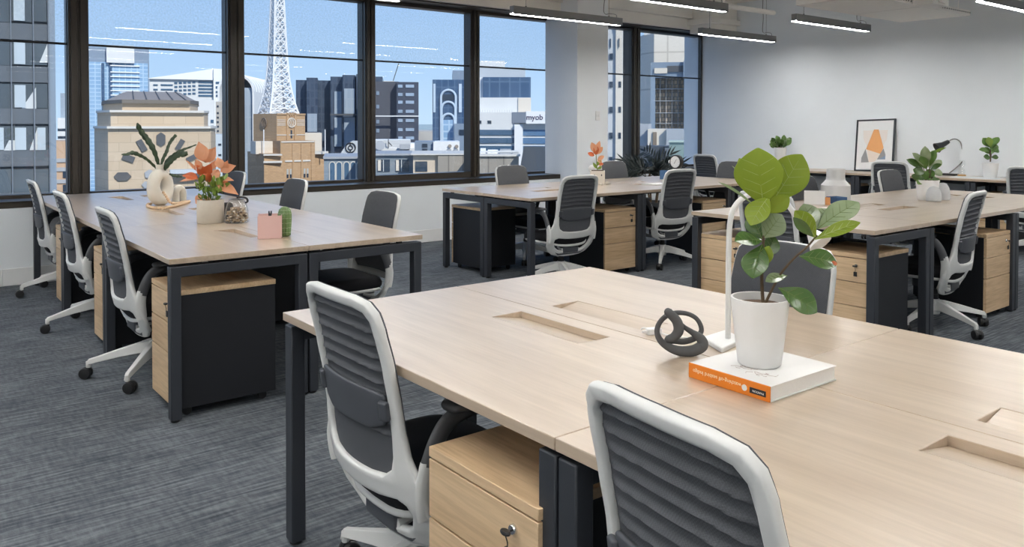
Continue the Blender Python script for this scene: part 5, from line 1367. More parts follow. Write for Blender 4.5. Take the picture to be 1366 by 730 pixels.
mb = MB(); mb.lathe([(0, -.024), (.012, -.024), (.017, -.012), (.028, .012), (.034, .022), (.030, .022), (.0, .012)], 26, Matrix.Translation(hd) @ ax_.to_track_quat('Z', 'Y').to_matrix().to_4x4()); mb.obj('lamp_shade', POTW, t, smooth=50)
mb = MB(); mb.tube(catmull([p - LB for p in (at_z(939, 458, TOP) + Vector((0, 0, .006)), at_z(915, 452, TOP) + Vector((0, 0, .003)), at_z(892, 449, TOP) + Vector((0, 0, .003)), at_z(874, 444, TOP) + Vector((0, 0, .004)), at_z(858, 439.5, TOP) + Vector((0, 0, .004)), at_z(852, 440, TOP) + Vector((0, 0, -.015)))], 6), .0022, 8)
mb.obj('lamp_cord', WHITE, t)
PB = at_z(872, 446, TOP); t = thing('charger_plug', 'small white plug adapter lying behind the knot sculpture', 'charger', PB, R(-25))
mb = MB(); mb.prism(rounded([(-.022, -.012), (.022, -.012), (.022, .012), (-.022, .012)], .006, 4), 0, .018); mb.obj('plug_body', WHITE, t, bevel=.003)
mb = MB(); mb.lathe([(.005, -.022), (.003, -.034)], 10, Matrix.Translation((0, 0, .009)) @ Matrix.Rotation(H, 4, 'Y')); mb.obj('cord_relief', WHITE, t)

# ================================================================ left cluster
VC = at_z(214, 273.5, TOP); dv = depth_of(VC); kv = dv / F_PX
va = math.atan2(VC.x, VC.y)            # azimuth of the view line
def ringvase(name, lab, c, a, bh, ri, rd, turn, arch=False, neck=True):
    t = thing(name, lab, 'vase', c, -va + turn)
    mb = MB()
    if arch:
        pth = [(-a, 0, -0.01), (-a, 0, bh * .45)] + [(a * math.cos(PI - PI * i / 10), 0, bh * .5 + (bh * .5 - ri) * math.sin(PI * i / 10)) for i in range(11)] + [(a, 0, bh * .45), (a, 0, -0.01)]
        mb.tube(catmull(pth, 3), ri, 18, flat=rd / ri, up=(0, 1, 0))
    else:
        h = bh / 2; pth = [(a * math.cos(2 * PI * i / 40), 0, h + .004 + (h - ri) * math.sin(2 * PI * i / 40) * (1.04 if math.sin(2 * PI * i / 40) > 0 else 1)) for i in range(40)]
        mb.tube(pth, [ri * (1 + .22 * max(0, -math.sin(2 * PI * i / 40))) for i in range(40)], 20, closed=True, flat=rd / ri, up=(0, 1, 0))
    mb.v = [Vector((v.x, v.y, max(v.z, 0.0))) for v in mb.v]
    mb.obj('body', BISQUE, t, smooth=80)
    if neck:
        mb = MB(); z = bh - .012; mb.lathe([(.036, z - .03), (.032, z + .004), (.029, z + .020), (.031, z + .040), (.033, z + .046), (.028, z + .046), (.024, z + .03), (0, z + .020)], 26); mb.obj('neck', BISQUE, t, smooth=60)
    return t
v1 = ringvase('ring_vase', 'tall off-white ring vase with a hole through it, holding dark strap leaves', VC, .058, .262, .043, .048, R(38))
VC2 = at_z(239, 270.5, TOP)
ringvase('arch_vase', 'small off-white arch vase beside the tall ring vase', VC2, .030, .135, .024, .034, R(34), arch=True, neck=False)
t = thing('strap_leaves', 'dark green strap leaves standing in the tall ring vase', 'foliage', VC + Vector((0, 0, .27)))
def V(px, py, dd=0): return at_depth(px, py, dv + dd) - t.location
for path, w in (([(212, 223, 0), (209, 211, 0), (204, 198, 0), (197, 187, .02), (190, 178, .03), (184, 168, .03), (182, 167, .03)], [5, 6, 8, 8.5, 8, 7, 5]),
                ([(214, 223, 0), (218, 211, 0), (222, 203, 0), (225, 194, .02), (229, 187, .03), (235, 180, .04)], [4, 5.5, 6, 5, 6, 5]),
                ([(211, 227, 0), (203, 219, -.03), (195, 212, -.05), (186, 207, -.06), (177, 204, -.07), (169, 206, -.08), (162, 206, -.08)], [3, 4, 4, 5, 6, 4, 1.5]),
                ([(217, 229, 0), (224, 219, -.02), (232, 211, -.03), (240, 206, -.05), (247, 206, -.06), (249, 208, -.06)], [6, 9, 8, 8, 9, 4]),
                ([(217, 226, .02), (224, 214, .03), (232, 207, .04), (241, 201, .05), (252, 197, .06), (262, 193, .07)], [4, 7, 6, 4, 3, 1.5]),
                ([(226, 232, .01), (231, 234, 0), (236, 235, -.01), (243, 236, -.01)], [2, 4, 4, 1.5])):
    C_ = catmull([V(*p) for p in path], 5); W_ = lerp_list([x * kv / 2 for x in w], 5); mb = MB()
    if path[0][1] > 230: C_[0] = C_[0]
    for i in range(len(W_)): W_[i] *= 1 + .18 * math.sin(i * 1.9)
    mb.tube(C_, W_, 10, flat=0.22, up=CAMV); mb.obj('strap_leaf', DARKLEAF, t, smooth=70)
# wooden beads
BEAD = mat('wooden_bead', (0.66, 0.47, 0.30), 0.6, noise=0.08, nscale=80)
mb = MB(); br = .0105
way = [at_z(x, y, TOP + br) for x, y in ((253, 268.5), (246, 271), (238, 273.5), (228, 276), (216, 277.5), (204, 277.2), (197, 275), (198, 272.2), (205, 271.6))]
way = [at_depth(218, 257, dv - .05), at_depth(221, 261, dv - .06), at_depth(224, 266, dv - .07), at_depth(228, 270.5, dv - .085), at_z(236, 271.5, TOP + br), at_z(245, 269.5, TOP + br)] + way
pp = catmull(way, 40); last = pp[0]; keep = [last]; mb.sphere(last, br, 10, 7)
for p in pp:
    if (p - last).length >= br * 1.85: mb.sphere(p, br, 10, 7); last = p; keep.append(p)
mb.tube(keep, .0018, 5)
tag(mb.obj('bead_garland', BEAD, smooth=80), 'string of pale wooden beads laid around the off-white vases', 'garland')

# orange plant
OC = at_z(281, 297, TOP); do = depth_of(OC); ko = do / F_PX
t = thing('peach_leaved_plant', 'peach and coral leaved plant in a sandy cylindrical pot', 'plant', OC)
pot(t, [(.074, 0), (.0775, .003), (.0775, .136), (.0765, .139)], .007, STONEP, .125, .071, 44)
def O(px, py, dd=0): return at_depth(px, py, do + dd) - OC
OV = (EYE - OC).normalized(); rnd = random.Random(5)
def ol(m, b, tp, w, d0=0, d1=0, til=(0, .3), sh='pt', fold=.2):
    mb = MB(); leaf(mb, O(*b, d0), O(*tp, d1), w * ko, OV + _R * til[0] + UPV * til[1], .12, fold, sh, 10, 3); mb.obj('leaf', m, t, smooth=80)
for b_, tp, w, m_, tl in (((273, 216), (265, 189), 19, PEACH, (-.2, .2)), ((273, 217), (288, 196), 16, PEACH, (.3, .3)), ((294, 229), (315, 221), 14, PEACH, (.2, .5)), ((295, 225), (290, 210), 12, PEACH, (0, .3)), ((296, 228), (304, 214), 11, PEACH, (.3, .2)),
                          ((293, 241), (312, 241), 10, PEACH, (.1, .6)), ((290, 246), (318, 260), 15, PEACH, (.3, .4)), ((288, 244), (311, 253), 14, CORAL, (.2, .5)), ((264, 237), (243, 234), 11, CORAL, (-.2, .5)), ((266, 239), (239, 243), 7, PEACH, (-.2, .8)), ((262, 228), (247, 213), 4.5, PEACH, (1, .2)),
                          ((272, 232), (262, 220), 13, CORAL, (-.3, .4)), ((274, 232), (282, 218), 13, CORAL, (.3, .4)), ((276, 230), (279, 245), 10, CORAL, (.1, .5)), ((268, 226), (261, 212), 10, PEACH, (-.3, .3)), ((282, 226), (287, 214), 9, PEACH, (.2, .3)), ((284, 238), (292, 226), 12, PEACH, (.2, .4)),
                          ((270, 262), (261, 272), 13, PEACH, (-.3, .3)), ((272, 264), (282, 271), 9, PEACH, (.2, .6)), ((276, 240), (268, 232), 12, CORAL, (-.1, .6))):
    ol(m_, b_, tp, w, rnd.uniform(-.03, .03), rnd.uniform(-.05, .05), tl)
mb = MB()
for i in range(60):
    x, y = rnd.uniform(263, 299), rnd.uniform(240, 267); a = rnd.uniform(-2.6, -.5); l = rnd.uniform(6, 12)
    if y > 262 and abs(x - 281) > 14: continue
    leaf(mb, O(x, y, rnd.uniform(-.05, .05)), O(x + l * math.cos(a), y + l * math.sin(a), rnd.uniform(-.06, .06)), rnd.uniform(3, 6) * ko, OV + _R * rnd.uniform(-.6, .6) + UPV * rnd.uniform(0, .8), .1, .2, 'ov', 5, 1)
tag(mb.obj('lower_foliage', LIME, t, smooth=80), 'yellow green lower foliage')
mb = MB()
for x, y in ((265, 238), (270, 232), (276, 224), (283, 226), (290, 240), (294, 232), (274, 245), (287, 250)): mb.tube(catmull([O(281 + (x - 281) * .3, 270), O(281 + (x - 281) * .6, 258), O(x, y)], 4), .0022, 6)
mb.obj('stems', GSTEM, t)

# jar of pebbles, black pot, pink box, cactus
JC = at_z(316, 297, TOP); dj = depth_of(JC); kj = dj / F_PX
t = thing('pebble_jar', 'clear glass jar of brown pebbles with a dark clasp', 'jar', JC)
mb = MB(); mb.lathe([(0, 0), (.066, 0), (.071, .006), (.071, .03), (.064, .085), (.055, .115), (.047, .128), (.047, .137), (.045, .137), (.045, .128), (.053, .113), (.062, .084), (.0685, .03), (.068, .007), (0, .004)], 40); mb.obj('glass_body', JARGLASS, t, smooth=60)
mb = MB(); mb.lathe([(0, .137), (.046, .137), (.046, .144), (.02, .147), (0, .147)], 36); mb.obj('glass_lid', JARGLASS, t)
mb = MB(); mb.tube([(.05 * math.cos(i * PI / 12), .05 * math.sin(i * PI / 12), .125) for i in range(24)], .0014, 6, closed=True); mb.obj('wire_ring', CHROME, t)
cr_ = RIGHT * .052; mb = MB(); mb.tube(catmull([cr_ + Vector((0, 0, .118)), cr_ * 1.25 + Vector((0, 0, .128)), cr_ * 1.1 + Vector((0, 0, .146)), cr_ * .5 + Vector((0, 0, .153)), Vector((0, 0, .150))], 5), .007, 10, flat=.6); mb.obj('clasp', RUBBER, t)
rnd = random.Random(11); PB_ = [mat('pebble_tan', (.50, .36, .22), .6, noise=.2, nscale=30), mat('pebble_brown', (.20, .13, .08), .6, noise=.2, nscale=30), mat('pebble_cream', (.66, .56, .44), .6, noise=.15, nscale=30)]
mb = MB()
for i in range(230):
    z = rnd.uniform(.010, .088); r = math.sqrt(rnd.random()) * (.060 - max(0, z - .03) * .18); a = rnd.random() * 6.28
    if z > .07 and r > .045: continue
    mb.cur = rnd.choice((0, 0, 1, 2)); s_ = rnd.uniform(.006, .0095); mb.sphere((r * math.cos(a), r * math.sin(a), z), s_, 7, 5, 1, rnd.uniform(.7, 1), rnd.uniform(.55, .9))
tag(mb.obj('pebbles', PB_, t, smooth=80), kind='stuff')
BC = at_z(303, 292, TOP); t = thing('black_pot', 'small black rounded pot squeezed between the sandy pot and the pebble jar', 'pot', BC)
mb = MB(); mb.lathe([(0, 0), (.03, 0), (.037, .01), (.040, .05), (.036, .085), (.028, .10), (.024, .10), (.03, .08), (.03, .02), (0, .015)], 30); mb.obj('pot_body', RUBBER, t, smooth=60)
PC = at_z(360, 316.5, TOP); t = thing('pink_box', 'pale pink square box open at the top, beside the cactus', 'box', PC, -math.atan2(PC.x, PC.y))
PINK = mat('pale_pink', (.72, .47, .43), .6, noise=.02); hw_ = .0605
mb = MB()
o_ = [(-hw_, -hw_), (hw_, -hw_), (hw_, hw_), (-hw_, hw_)]; i_ = [(x * .93, y * .93) for x, y in o_]
vs = [(x, y, 0) for x, y in o_] + [(x, y, .118) for x, y in o_] + [(x, y, .118) for x, y in i_] + [(x, y, .006) for x, y in i_]
fs = [(3, 2, 1, 0), (12, 13, 14, 15)]
for a in (0, 4, 8):
    for i in range(4): fs.append((a + i, a + (i + 1) % 4, a + 4 + (i + 1) % 4, a + 4 + i))
mb.add(vs, fs); mb.obj('box_walls', PINK, t, bevel=.0015)
mb = MB(); mb.tube([(-hw_ * .86, -hw_ * .9, .115), (-hw_ * .86, -hw_ * .9, .132)], .0022, 6); mb.obj('corner_pin', PINK, t)
for k_, (x, lean, lab) in enumerate(((-.012, .02, 'black pen standing in the pink box, left one'), (.008, -.012, 'black pen standing in the pink box, right one'))):
    mb = MB(); mb.tube([(x, 0, .007), (x + lean * .9, .004, .12), (x + lean, .005, .137)], [.0045, .0045, .003], 8)
    o = mb.obj('pen', RUBBER); o.matrix_world = Matrix.Translation(PC) @ Matrix.Rotation(-math.atan2(PC.x, PC.y), 4, 'Z'); tag(o, lab, 'pen', 'black pens in the pink box')
CC = at_z(380, 315, TOP); t = thing('cactus', 'green ribbed column cactus standing right of the pink box', 'plant', CC)
mb = MB(); n = 60; prof = [(.022, 0), (.031, .006), (.033, .04), (.036, .09), (.036, .118), (.030, .140), (.018, .152), (.006, .156)]
vs = []; fs = []
for r, z in prof:
    for i in range(n): a = 2 * PI * i / n; q = r * (.86 + .14 * abs(math.cos(a * 5.5)) ** .6); vs.append((q * math.cos(a), q * math.sin(a), z))
for j in range(len(prof) - 1):
    for i in range(n): fs.append((j * n + i, j * n + (i + 1) % n, j * n + n + (i + 1) % n, j * n + n + i))
fs += [tuple(range(n - 1, -1, -1)), tuple(range((len(prof) - 1) * n, len(prof) * n))]
mb.add(vs, fs); mb.obj('ribbed_body', leaf_mat('cactus_green', (.17, .27, .10), (.10, .18, .06), .0, .5), t, smooth=60)
mb = MB()
for i in range(11):
    a = 2 * PI * i / 11 + .0
    for z, r in ((.02, .0325), (.045, .034), (.07, .0352), (.095, .0365), (.12, .0355), (.138, .030)):
        for s_ in (-.25, .25): mb.tube([(r * math.cos(a), r * math.sin(a), z), ((r + .006) * math.cos(a + s_), (r + .006) * math.sin(a + s_), z + .003)], .0005, 4)
mb.obj('spines', mat('cactus_spine', (.75, .75, .62), .6), t)

# ================================================================ middle cluster
FC = at_z(797, 246, TOP); df = depth_of(FC); kf = df / F_PX
t = thing('flower_planter', 'small cream square planter with orange blooms and a tiny face', 'plant', FC, -math.atan2(FC.x, FC.y))
mb = MB(); w_ = .072; mb.prism(rounded([(-w_, -w_), (w_, -w_), (w_, w_), (-w_, w_)], .012, 4), 0, .135); mb.obj('planter', mat('cream_glaze', (.72, .66, .57), .5), t, bevel=.004)
mb = MB(); mb.bx(-.06, .06, -.06, .06, .132, .139); mb.obj('soil', SOIL, t)
mb = MB(); mb.sphere((.040, -w_ - .001, .095), .008, 10, 6, .7, .3, 1.2); mb.sphere((-.03, -w_ - .001, .095), .008, 10, 6, .7, .3, 1.2); mb.obj('painted_eyes', INKD, t)
Mi = (Matrix.Translation(FC) @ Matrix.Rotation(t.rotation_euler.z, 4, 'Z')).inverted()
def Fp(px, py, dd=0): return Mi @ at_depth(px, py, df + dd)
FV = Vector((0, -1, .3))
for b_, tp, w, m_ in (((795, 205), (789, 190), 9, PEACH), ((795, 206), (800, 188), 7, PEACH), ((795, 207), (794, 193), 9, CORAL), ((796, 206), (804, 196), 7, PEACH), ((793, 208), (784, 204), 6, CORAL), ((797, 214), (806, 208), 6, PEACH), ((797, 214), (803, 216), 5, PEACH), ((797, 219), (805, 219), 5, CORAL)):
    mb = MB(); leaf(mb, Fp(*b_), Fp(*tp), w * kf, FV, .15, .25, 'ov', 8, 2); mb.obj('petal', m_, t, smooth=80)
mb = MB(); mb.tube(catmull([Fp(797, 229), Fp(796, 218), Fp(795, 206)], 5), .004, 8); mb.obj('stem', GSTEM, t)
mb = MB()
for b_, tp in (((796, 222), (801, 212)), ((796, 225), (791, 217)), ((797, 226), (803, 222))): leaf(mb, Fp(*b_), Fp(*tp), 4 * kf, FV, .1, .2, 'ov', 6, 1)
mb.obj('foliage', LIME, t)
p_ = at_depth(790.5, 225.5, df + .12); p_.z = TOP
t = thing('white_globe', 'round white ornament standing behind the small cream planter', 'ornament', p_)
mb = MB(); mb.lathe([(0, 0), (.03, 0), (.028, .012), (.016, .02), (.014, .10), (.03, .115), (.040, .14), (.038, .165), (.024, .182), (0, .188)], 26); mb.obj('globe_body', POTW, t, smooth=60)
for i, (px, py, r, lab) in enumerate(((811, 246.5, .020, 'beige seashell, the larger, lying by the cream planter'), (803, 247.6, .014, 'beige seashell, the smaller, lying by the cream planter'))):
    p_ = at_z(px, py, TOP); t = thing('seashell', lab, 'shell', p_, R(30 * i), 'beige seashells by the cream planter')
    mb = MB(); pth = [(r * 1.8 - r * 3.0 * j / 16, r * .3 * math.sin(j), r * (.2 + .6 * j / 16) + .0) for j in range(17)]
    mb.tube(pth, [r * (.12 + .9 * (j / 16) ** .9) * (1 + .10 * (j % 2)) * (1 if j < 15 else .6) for j in range(17)], 14)
    zm = min(v.z for v in mb.v); mb.v = [Vector((v.x, v.y, v.z - zm)) for v in mb.v]; mb.obj('shell_body', BISQUE, t, smooth=60)
p_ = at_z(876, 246.3, TOP); t = thing('notepad', 'flat white notepad on the near side of the middle cluster', 'notepad', p_, R(8))
mb = MB(); mb.bx(-.13, .13, -.09, .09, 0, .008); mb.obj('paper_block', mat('notepad_grey_white', (.55, .55, .54), .9), t); mb = MB(); mb.bx(-.13, -.115, -.091, .091, 0, .0095); mb.obj('binding', mat('notepad_grey_white', (.55, .55, .54), .9), t)
BOXB = mat('blue_card', (.055, .13, .27), .7, noise=.05)
def openbox(name, lab, p, w, d, h, m, rz, cat='box'):
    t = thing(name, lab, cat, p, rz); mb = MB()
    o_ = [(-w, -d), (w, -d), (w, d), (-w, d)]; i_ = [(x - math.copysign(.005, x), y - math.copysign(.005, y)) for x, y in o_]
    vs = [(x, y, 0) for x, y in o_] + [(x, y, h) for x, y in o_] + [(x, y, h) for x, y in i_] + [(x, y, .005) for x, y in i_]; fs = [(3, 2, 1, 0), (12, 13, 14, 15)]
    for a in (0, 4, 8):
        for i in range(4): fs.append((a + i, a + (i + 1) % 4, a + 4 + (i + 1) % 4, a + 4 + i))
    mb.add(vs, fs); mb.obj('box_walls', m, t, bevel=.001); return t
openbox('blue_box', 'small blue open box on the middle cluster, left of the black clock', at_z(887, 239, TOP), .055, .05, .092, BOXB, -math.atan2(6.6, 5.8))
CK = at_depth(902.5, 216, 8.75); t = thing('desk_clock', 'black round desk clock with a white face, standing on the middle cluster', 'clock', (CK.x, CK.y, TOP), -math.atan2(CK.x, CK.y) + R(-38))
zc = CK.z - TOP
MC = Matrix.Translation((0, 0, zc)) @ Matrix.Rotation(H, 4, 'X')
mb = MB(); mb.lathe([(0, -.03), (.072, -.03), (.076, -.024), (.076, .024), (.072, .03), (.066, .03), (.064, .024), (0, .024)], 44, MC); mb.obj('clock_case', RUBBER, t, smooth=40)
mb = MB(); mb.lathe([(0, .0245), (.062, .0245), (.062, .026), (0, .026)], 40, MC); fc = mb.obj('clock_face', POTW, t)
mb = MB()
for i in range(12): a = i * PI / 6; mb.box((.053 * math.sin(a), -.0265, zc + .053 * math.cos(a)), (.004, .001, .004))
mb.tube([(0, -.028, zc), (.022, -.028, zc + .03)], .0016, 6); mb.tube([(0, -.028, zc), (-.012, -.028, zc - .02)], .002, 6); mb.obj('hands_and_marks', INKD, fc)
mb = MB(); mb.prism(rounded([(-.05, -.035), (.05, -.035), (.05, .035), (-.05, .035)], .012, 4), 0, .02); mb.bx(-.022, .022, -.02, .02, .015, zc - .06); mb.obj('clock_stand', RUBBER, t, bevel=.003)
mb = MB(); mb.lathe([(0, 0), (.018, 0), (.018, .014), (.012, .018), (0, .018)], 16, Matrix.Translation((-.074, -.01, zc)) @ Matrix.Rotation(-H, 4, 'Y')); mb.obj('side_knob', POTW, t)

# ================================================================ right cluster
BT = at_z(1114.5, 267, TOP); db = depth_of(BT); kb = db / F_PX
t = thing('ribbed_bottle', 'wide white ribbed bottle vase behind the fig leaves', 'vase', BT)
pr = []
for (r0, z0), (r1, z1) in zip([(18.5, 0), (18.7, 12), (18.4, 20), (12.2, 27), (11.6, 30), (11.6, 40)], [(18.7, 12), (18.4, 20), (12.2, 27), (11.6, 30), (11.6, 40), (11.4, 42)]):
    n = max(2, int(abs(z1 - z0) / .8))
    for i in range(n): f = i / n; pr.append(((r0 + (r1 - r0) * f + (.18 if len(pr) % 2 else 0)) * kb, (z0 + (z1 - z0) * f) * kb))
pr += [(11.0 * kb, 42 * kb), (10.2 * kb, 42 * kb), (10.4 * kb, 30 * kb), (0, 29 * kb)]
mb = MB(); mb.lathe([(0, 0)] + pr, 40); mb.obj('bottle_body', mat('bottle_white', (.70, .70, .69), .35, spec=.5), t, smooth=50)
p_ = at_z(1086.5, 272, TOP); openbox('white_box', 'plain white open box left of the ribbed bottle', p_, 12.4 * kb, .06, 16 * kb, POTW, -math.atan2(p_.x, p_.y))
p_ = at_z(1098.5, 272.6, TOP); t = openbox('orange_box', 'small orange card box between the white box and the blue tray', p_, 8 * kb, .035, 8.6 * kb, mat('orange_card', (.72, .33, .12), .7), -math.atan2(p_.x, p_.y))
p_ = at_z(1116, 271.5, TOP); openbox('blue_tray', 'small blue open tray right of the orange card box', p_, .052, .052, .05, BOXB, -math.atan2(p_.x, p_.y) + R(45), 'tray')
p_ = at_z(1237, 267, TOP); dg_ = depth_of(p_); kg = dg_ / F_PX
t = thing('potted_plant', 'leafy green plant in a white pot behind two grey stones', 'plant', p_)
pot(t, [(11.0 * kg, 0), (11.6 * kg, .004), (13.4 * kg, 15 * kg), (14.4 * kg, 26 * kg), (14.4 * kg, 27 * kg)], .006, POTW, 24 * kg, 13.2 * kg, 40)
def plant_leaves(t, org, dd0, lst, mats, view, seed=1, stem=None):
    rnd = random.Random(seed); k = dd0 / F_PX
    for b_, tp, w, mi in lst:
        d0, d1 = rnd.uniform(-.03, .03), rnd.uniform(-.07, .05)
        mb = MB(); leaf(mb, at_depth(*b_, dd0 + d0) - org, at_depth(*tp, dd0 + d1) - org, w * k, view + RIGHT * rnd.uniform(-.5, .5) + UPV * rnd.uniform(.1, .8), .12, .2, 'ob', 9, 3); mb.obj('leaf', mats[mi], t, smooth=80)
    mb = MB()
    for b_, tp, w, mi in lst: mb.tube([at_depth(stem[0] + (b_[0] - stem[0]) * .3, stem[1], dd0) - org, at_depth(*b_, dd0) - org], .003, 6)
    mb.obj('stems', STEM, t)
GV = (EYE - p_).normalized()
plant_leaves(t, p_, dg_, [((1236, 222), (1234, 195), 13, 2), ((1232, 222), (1217, 204), 11, 2), ((1230, 224), (1209, 213), 10, 0), ((1240, 222), (1248, 200), 12, 1), ((1242, 226), (1256, 214), 10, 2), ((1228, 230), (1222, 242), 16, 0), ((1240, 228), (1256, 219), 8, 0),
                          ((1236, 226), (1228, 208), 12, 1), ((1244, 232), (1257, 230), 11, 2), ((1236, 236), (1246, 228), 13, 1), ((1238, 240), (1230, 229), 12, 1), ((1244, 236), (1253, 246), 9, 0), ((1234, 232), (1218, 226), 12, 0), ((1240, 226), (1240, 206), 11, 2), ((1230, 240), (1224, 246), 9, 1), ((1238, 240), (1250, 238), 10, 1)], (FIG, PLANTG, FIG_SHEEN), GV, 4, (1237, 246))
mb = MB(); leaf(mb, at_depth(1244, 206, dg_) - p_, at_depth(1262, 197, dg_) - p_, 5 * kg, GV + UPV * 1.2, .1, .3, 'ov', 8, 2); mb.obj('leaf', LIME, t, smooth=80)
FELT = mat('grey_felted_stone', (.55, .56, .57), .95, noise=.06, nscale=90, bump=.25, bscale=500)
for px, py, w, h, lab in ((1245.5, 268.5, 9.6, 20, 'smooth pale grey stone dome, the smaller and nearer of two'), (1257.5, 266.5, 9.0, 22.5, 'smooth pale grey stone dome, the taller and farther of two')):
    q = at_z(px, py, TOP); kq = depth_of(q) / F_PX; t = thing('stone_dome', lab, 'ornament', q, 0, 'pale grey stone domes by the plant')
    mb = MB(); mb.lathe([(0, 0), (w * .92 * kq, 0), (w * kq, 2 * kq), (w * kq * .98, h * .45 * kq), (w * kq * .84, h * .72 * kq), (w * kq * .55, h * .92 * kq), (w * kq * .2, h * kq), (0, h * kq)], 30); mb.obj('dome_body', FELT, t, smooth=70)

# ================================================================ along the long wall
WX = WALLX
FRB = mat('black_picture_frame', (.02, .024, .03), .4); MATW = mat('picture_mount', (.78, .78, .77), .7)
def onx(px, py, x):
    v = ray(px, py); return EYE + v * (x / v.x)
bl, br_ = onx(1139.5, 226.5, 9.86), onx(1190, 224.5, 9.86); tl_ = onx(1146, 163.5, WX - .025); tr_ = onx(1193.5, 163.5, WX - .025)
ph = .66; w2_ = abs(bl.y - br_.y) / 2 * 1.02; cyy = (bl.y + br_.y) / 2
t = thing('framed_print', 'black framed abstract print of orange and grey shapes leaning on the wall', 'picture', (9.835, cyy - .02, TOP + .006), -H)
t.rotation_euler = (R(-9.0), R(-2.0), -H)      # leaning back against the wall
for a in ((-w2_, w2_, 0, .018), (-w2_, w2_, ph - .018, ph), (-w2_, -w2_ + .018, 0, ph), (w2_ - .018, w2_, 0, ph)):
    mb = MB(); mb.bx(a[0], a[1], -.012, .016, a[2], a[3]); mb.obj('frame_bar', FRB, t, bevel=.001)
mb = MB(); mb.bx(-w2_ + .015, w2_ - .015, -.001, .010, .015, ph - .015); mt = mb.obj('mount', MATW, t)
def shape(nm, m, pts, d): mb = MB(); mb.prism([(x * w2_ / .25, z * ph / .66) for x, z in pts], d, d + .0006, Matrix.Rotation(H, 4, 'X')); mb.obj(nm, m, mt)
OR1 = mat('print_orange', (.78, .38, .15), .8); OR2 = brick_mat('print_dotted_peach', (.82, .50, .34), (.78, .74, .70), .020, .020, .007, .8, .5); GR1 = mat('print_grey', (.30, .30, .30), .8); BL1 = mat('print_blue', (.22, .30, .42), .8)
GR2 = brick_mat('print_dotted_orange', (.78, .50, .33), (.78, .70, .62), .012, .012, .004, .8, .5)
shape('print_shape', OR2, [(-.16, .52), (.16, .52), (.15, .40), (.09, .30), (-.09, .30), (-.15, .40)], .0014); shape('print_shape', OR1, [(-.02, .53), (.04, .53), (.115, .30), (.08, .22), (-.11, .28)], .0022)
shape('print_shape', GR2, [(-.10, .28), (.08, .22), (.01, .12), (-.065, .115)], .0018); shape('print_shape', GR1, [(-.115, .285), (-.065, .115), (-.165, .11), (-.165, .17)], .0026); shape('print_shape', GR1, [(.115, .29), (.145, .21), (.145, .15), (.04, .15)], .0026); shape('print_shape', BL1, [(.145, .20), (.145, .15), (.06, .15)], .003)

def wallpt(px, y_px, x): return onx(px, y_px, x)
# small plant left of the print
q = wallpt(1041, 215, 9.72); q.z = TOP; dq = depth_of(q); kq = dq / F_PX
t = thing('small_pot_plant', 'bushy green plant in a white pot on the wall desk, left of the framed print', 'plant', q)
hh = CAM_H - (196.5 - 165.7) * kq - TOP
pot(t, [(.060, 0), (.064, .004), (.080, hh)], .006, POTW, hh - .02, .07, 30)
rnd = random.Random(8); L_ = []
for i in range(34):
    x, y = rnd.uniform(1026, 1056), rnd.uniform(183, 196); L_.append(((1041 + (x - 1041) * .6, min(196, y + 6)), (x, y), rnd.uniform(5, 8), rnd.choice((0, 1, 1, 2))))
plant_leaves(t, q, dq, L_ + [((1036, 196), (1026, 193), 7, 1), ((1040, 194), (1035, 181), 8, 1), ((1044, 194), (1046, 180), 7, 1), ((1046, 195), (1056, 187), 7, 1)], (FIG, PLANTG, FIG_SHEEN), (EYE - q).normalized(), 9, (1041, 199))
# black lamp
q = at_z(1284, 232.5, TOP); q.x = min(q.x, 9.84); dq = depth_of(q); kq = dq / F_PX
t = thing('black_desk_lamp', 'black cone desk lamp on a thin bent steel neck by the wall', 'lamp', q)
def Lq(px, py, dd=0): return at_depth(px, py, dq + dd) - q
mb = MB(); mb.prism(rounded([(-.06, -.09), (.06, -.09), (.06, .09), (-.06, .09)], .01, 3), 0, .022); mb.obj('lamp_base', RUBBER, t, bevel=.003)
mb = MB(); mb.tube(catmull([Vector((0, 0, .02)), Lq(1284, 215), Lq(1283.5, 200), Lq(1281.5, 190.5), Lq(1276, 186), Lq(1270, 186), Lq(1264, 189.5)], 6), .0065, 10); mb.obj('lamp_neck', mat('brushed_neck', (.28, .27, .26), .4, metal=.4), t, smooth=80)
a0, a1 = Lq(1265.5, 188.8), Lq(1249.5, 197.5); ax_ = (a1 - a0); L0 = ax_.length
mb = MB(); mb.lathe([(0, 0), (.022, 0), (.026, .02), (.032, L0 * .5), (.062, L0), (.058, L0), (.028, L0 * .55), (0, L0 * .5)], 26, Matrix.Translation(a0) @ ax_.to_track_quat('Z', 'Y').to_matrix().to_4x4()); mb.obj('lamp_shade', mat('lamp_black', (.03, .032, .036), .4), t, smooth=50)
mb = MB(); mb.tube(catmull([q + Vector((-.02, .06, .006)), q + Vector((.03, .16, .006)), q + Vector((.0, .25, .006)), q + Vector((.05, .33, .006))], 6), .004, 8)
mb.tube(catmull([q + Vector((.0, -.06, .006)), q + Vector((.03, -.14, .02)), q + Vector((-.03, -.22, .006)), q + Vector((.04, -.30, .006))], 6), .004, 8)
mb.v = [v - q for v in mb.v]; tag(mb.obj('lamp_cord', WHITE, t), 'white lamp cord')
